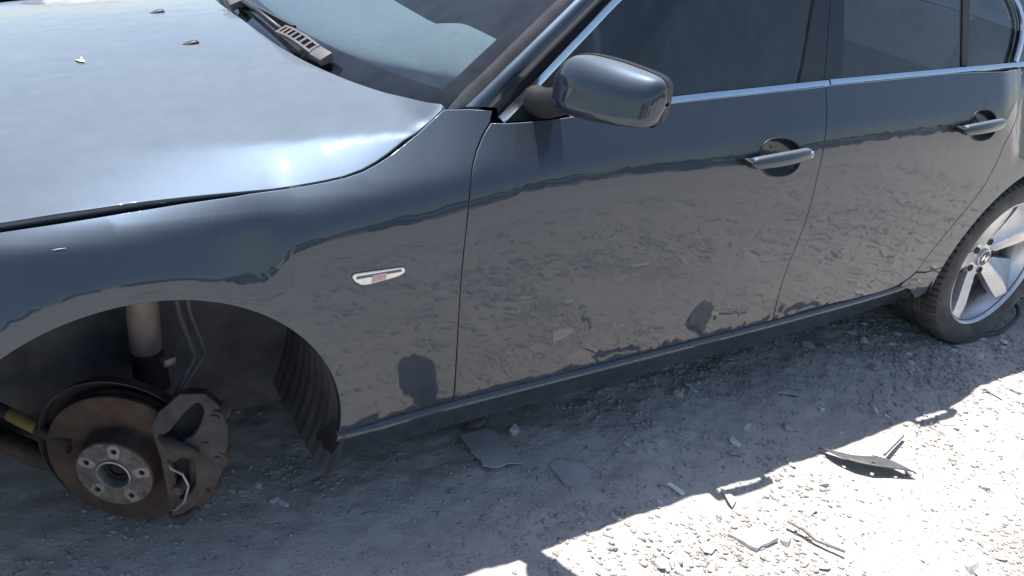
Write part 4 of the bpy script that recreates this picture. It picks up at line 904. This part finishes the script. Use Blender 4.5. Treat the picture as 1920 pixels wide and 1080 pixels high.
# ---------------------------------------------------------------- other cars of the yard
paint('paint_blue', (.22, .36, .52), .35, .3, .12, False); paint('paint_plum', (.10, .06, .09), .35, .3, .12, False); paint('paint_dark', (.03, .035, .04), .35, .4, .12, False)
simple('lamp_red', (.35, .02, .02), .25, 0, .1, 40, 0, coat=.6)
def yard_car(name, paintkey, label, loc, rz, group):
    c = empty(name, loc, rz); meta(c, label, 'car', group); L = 4.5; HW = .88
    prof = [(0, .42, .62, .66), (.10, .24, .74, .78), (.55, .20, .86, .85), (1.2, .20, .95, .88), (2.4, .20, 1.0, .88), (3.5, .20, 1.02, .88), (4.2, .22, .98, .84), (4.42, .28, .92, .78), (4.5, .42, .80, .66)]
    V = []; F = []; n = 14
    for x, z0, z1, hw in prof:
        for k in range(n+1):
            a = -PI/2+2*PI*k/n-PI/n*0; ca, sa = math.cos(a), math.sin(a); V.append((x-L/2, hw*math.copysign(abs(ca)**.35, ca), (z0+z1)/2+(z1-z0)/2*math.copysign(abs(sa)**.6, sa)))
    for i in range(len(prof)-1):
        for k in range(n): F.append((i*(n+1)+k, (i+1)*(n+1)+k, (i+1)*(n+1)+k+1, i*(n+1)+k+1))
    F += [tuple(range(n)), tuple((len(prof)-1)*(n+1)+k for k in range(n))]
    MB().add(V, F).build('body', paintkey, c, auto=40)
    cab = [(1.25, .95, .80), (2.0, 1.36, .62), (2.4, 1.42, .60), (3.1, 1.38, .60), (3.95, 1.00, .76)]; V = []; F = []
    for x, z, hw in cab: V += [(x-L/2, -.80, .93), (x-L/2, -hw, z), (x-L/2, hw, z), (x-L/2, .80, .93)]
    for i in range(len(cab)-1):
        for k in range(3): F.append((i*4+k, (i+1)*4+k, (i+1)*4+k+1, i*4+k+1))
    MB().add(V, F).build('cabin_glass', 'black_gloss', c)
    V = []; F = []
    for x, z, hw in cab[1:4]: V += [(x-L/2, -hw-.01, z-.03), (x-L/2, -hw+.05, z+.02), (x-L/2, hw-.05, z+.02), (x-L/2, hw+.01, z-.03)]
    for i in range(2):
        for k in range(3): F.append((i*4+k, (i+1)*4+k, (i+1)*4+k+1, i*4+k+1))
    MB().add(V, F).build('roof', paintkey, c)
    for wx in (.85, 3.55):
        for sy in (-1, 1):
            T = Matrix.Translation((wx-L/2, sy*.80, .31)) @ Matrix.Rotation(rad(90*sy), 4, 'X')
            wo = MB().lathe([(.20, .01), (.22, .085), (.29, .09), (.315, .06), (.315, -.1), (.2, -.1)], T, 32).build('tyre', 'rubber', c, auto=40); MB().lathe([(.001, .05), (.08, .06), (.19, .055), (.215, .088)], T, 24).build('rim', 'alloy', wo, auto=30)
    for sy in (-1, 1):
        MB().box((-L/2+.11, sy*.60, .66), (.10, .28, .12), 0, .03).build('headlamp', 'lamp_clear', c, auto=40); MB().box((L/2-.09, sy*.62, .80), (.10, .26, .13), 0, .03).build('tail_lamp', 'lamp_red', c, auto=40)
    return c
yard_car('parked_car', 'paint_blue', 'light blue car behind the bonnet at the top left corner', (-2.0, 3.9, 0), 0, 'cars parked behind')
yard_car('parked_car', 'paint_plum', 'dark plum car behind the bonnet beside the light blue one', (2.48, 3.75, 0), 0, 'cars parked behind')
src = yard_car('parked_car', 'paint_dark', 'car parked across the aisle, seen only as a reflection in the doors', (-6.5, -11.5, 0), rad(88), 'cars across the aisle')
def dup(o, par=None):
    c = o.copy(); COL.objects.link(c); c.parent = par
    for ch in list(o.children): dup(ch, c)
    return c
for k in range(1, 10):
    d_ = dup(src); d_.location = (-6.5+2.9*k, -11.5+.5*math.sin(k*2.3), 0); d_.rotation_euler = (0, 0, rad(88+4*math.sin(k*1.7)))
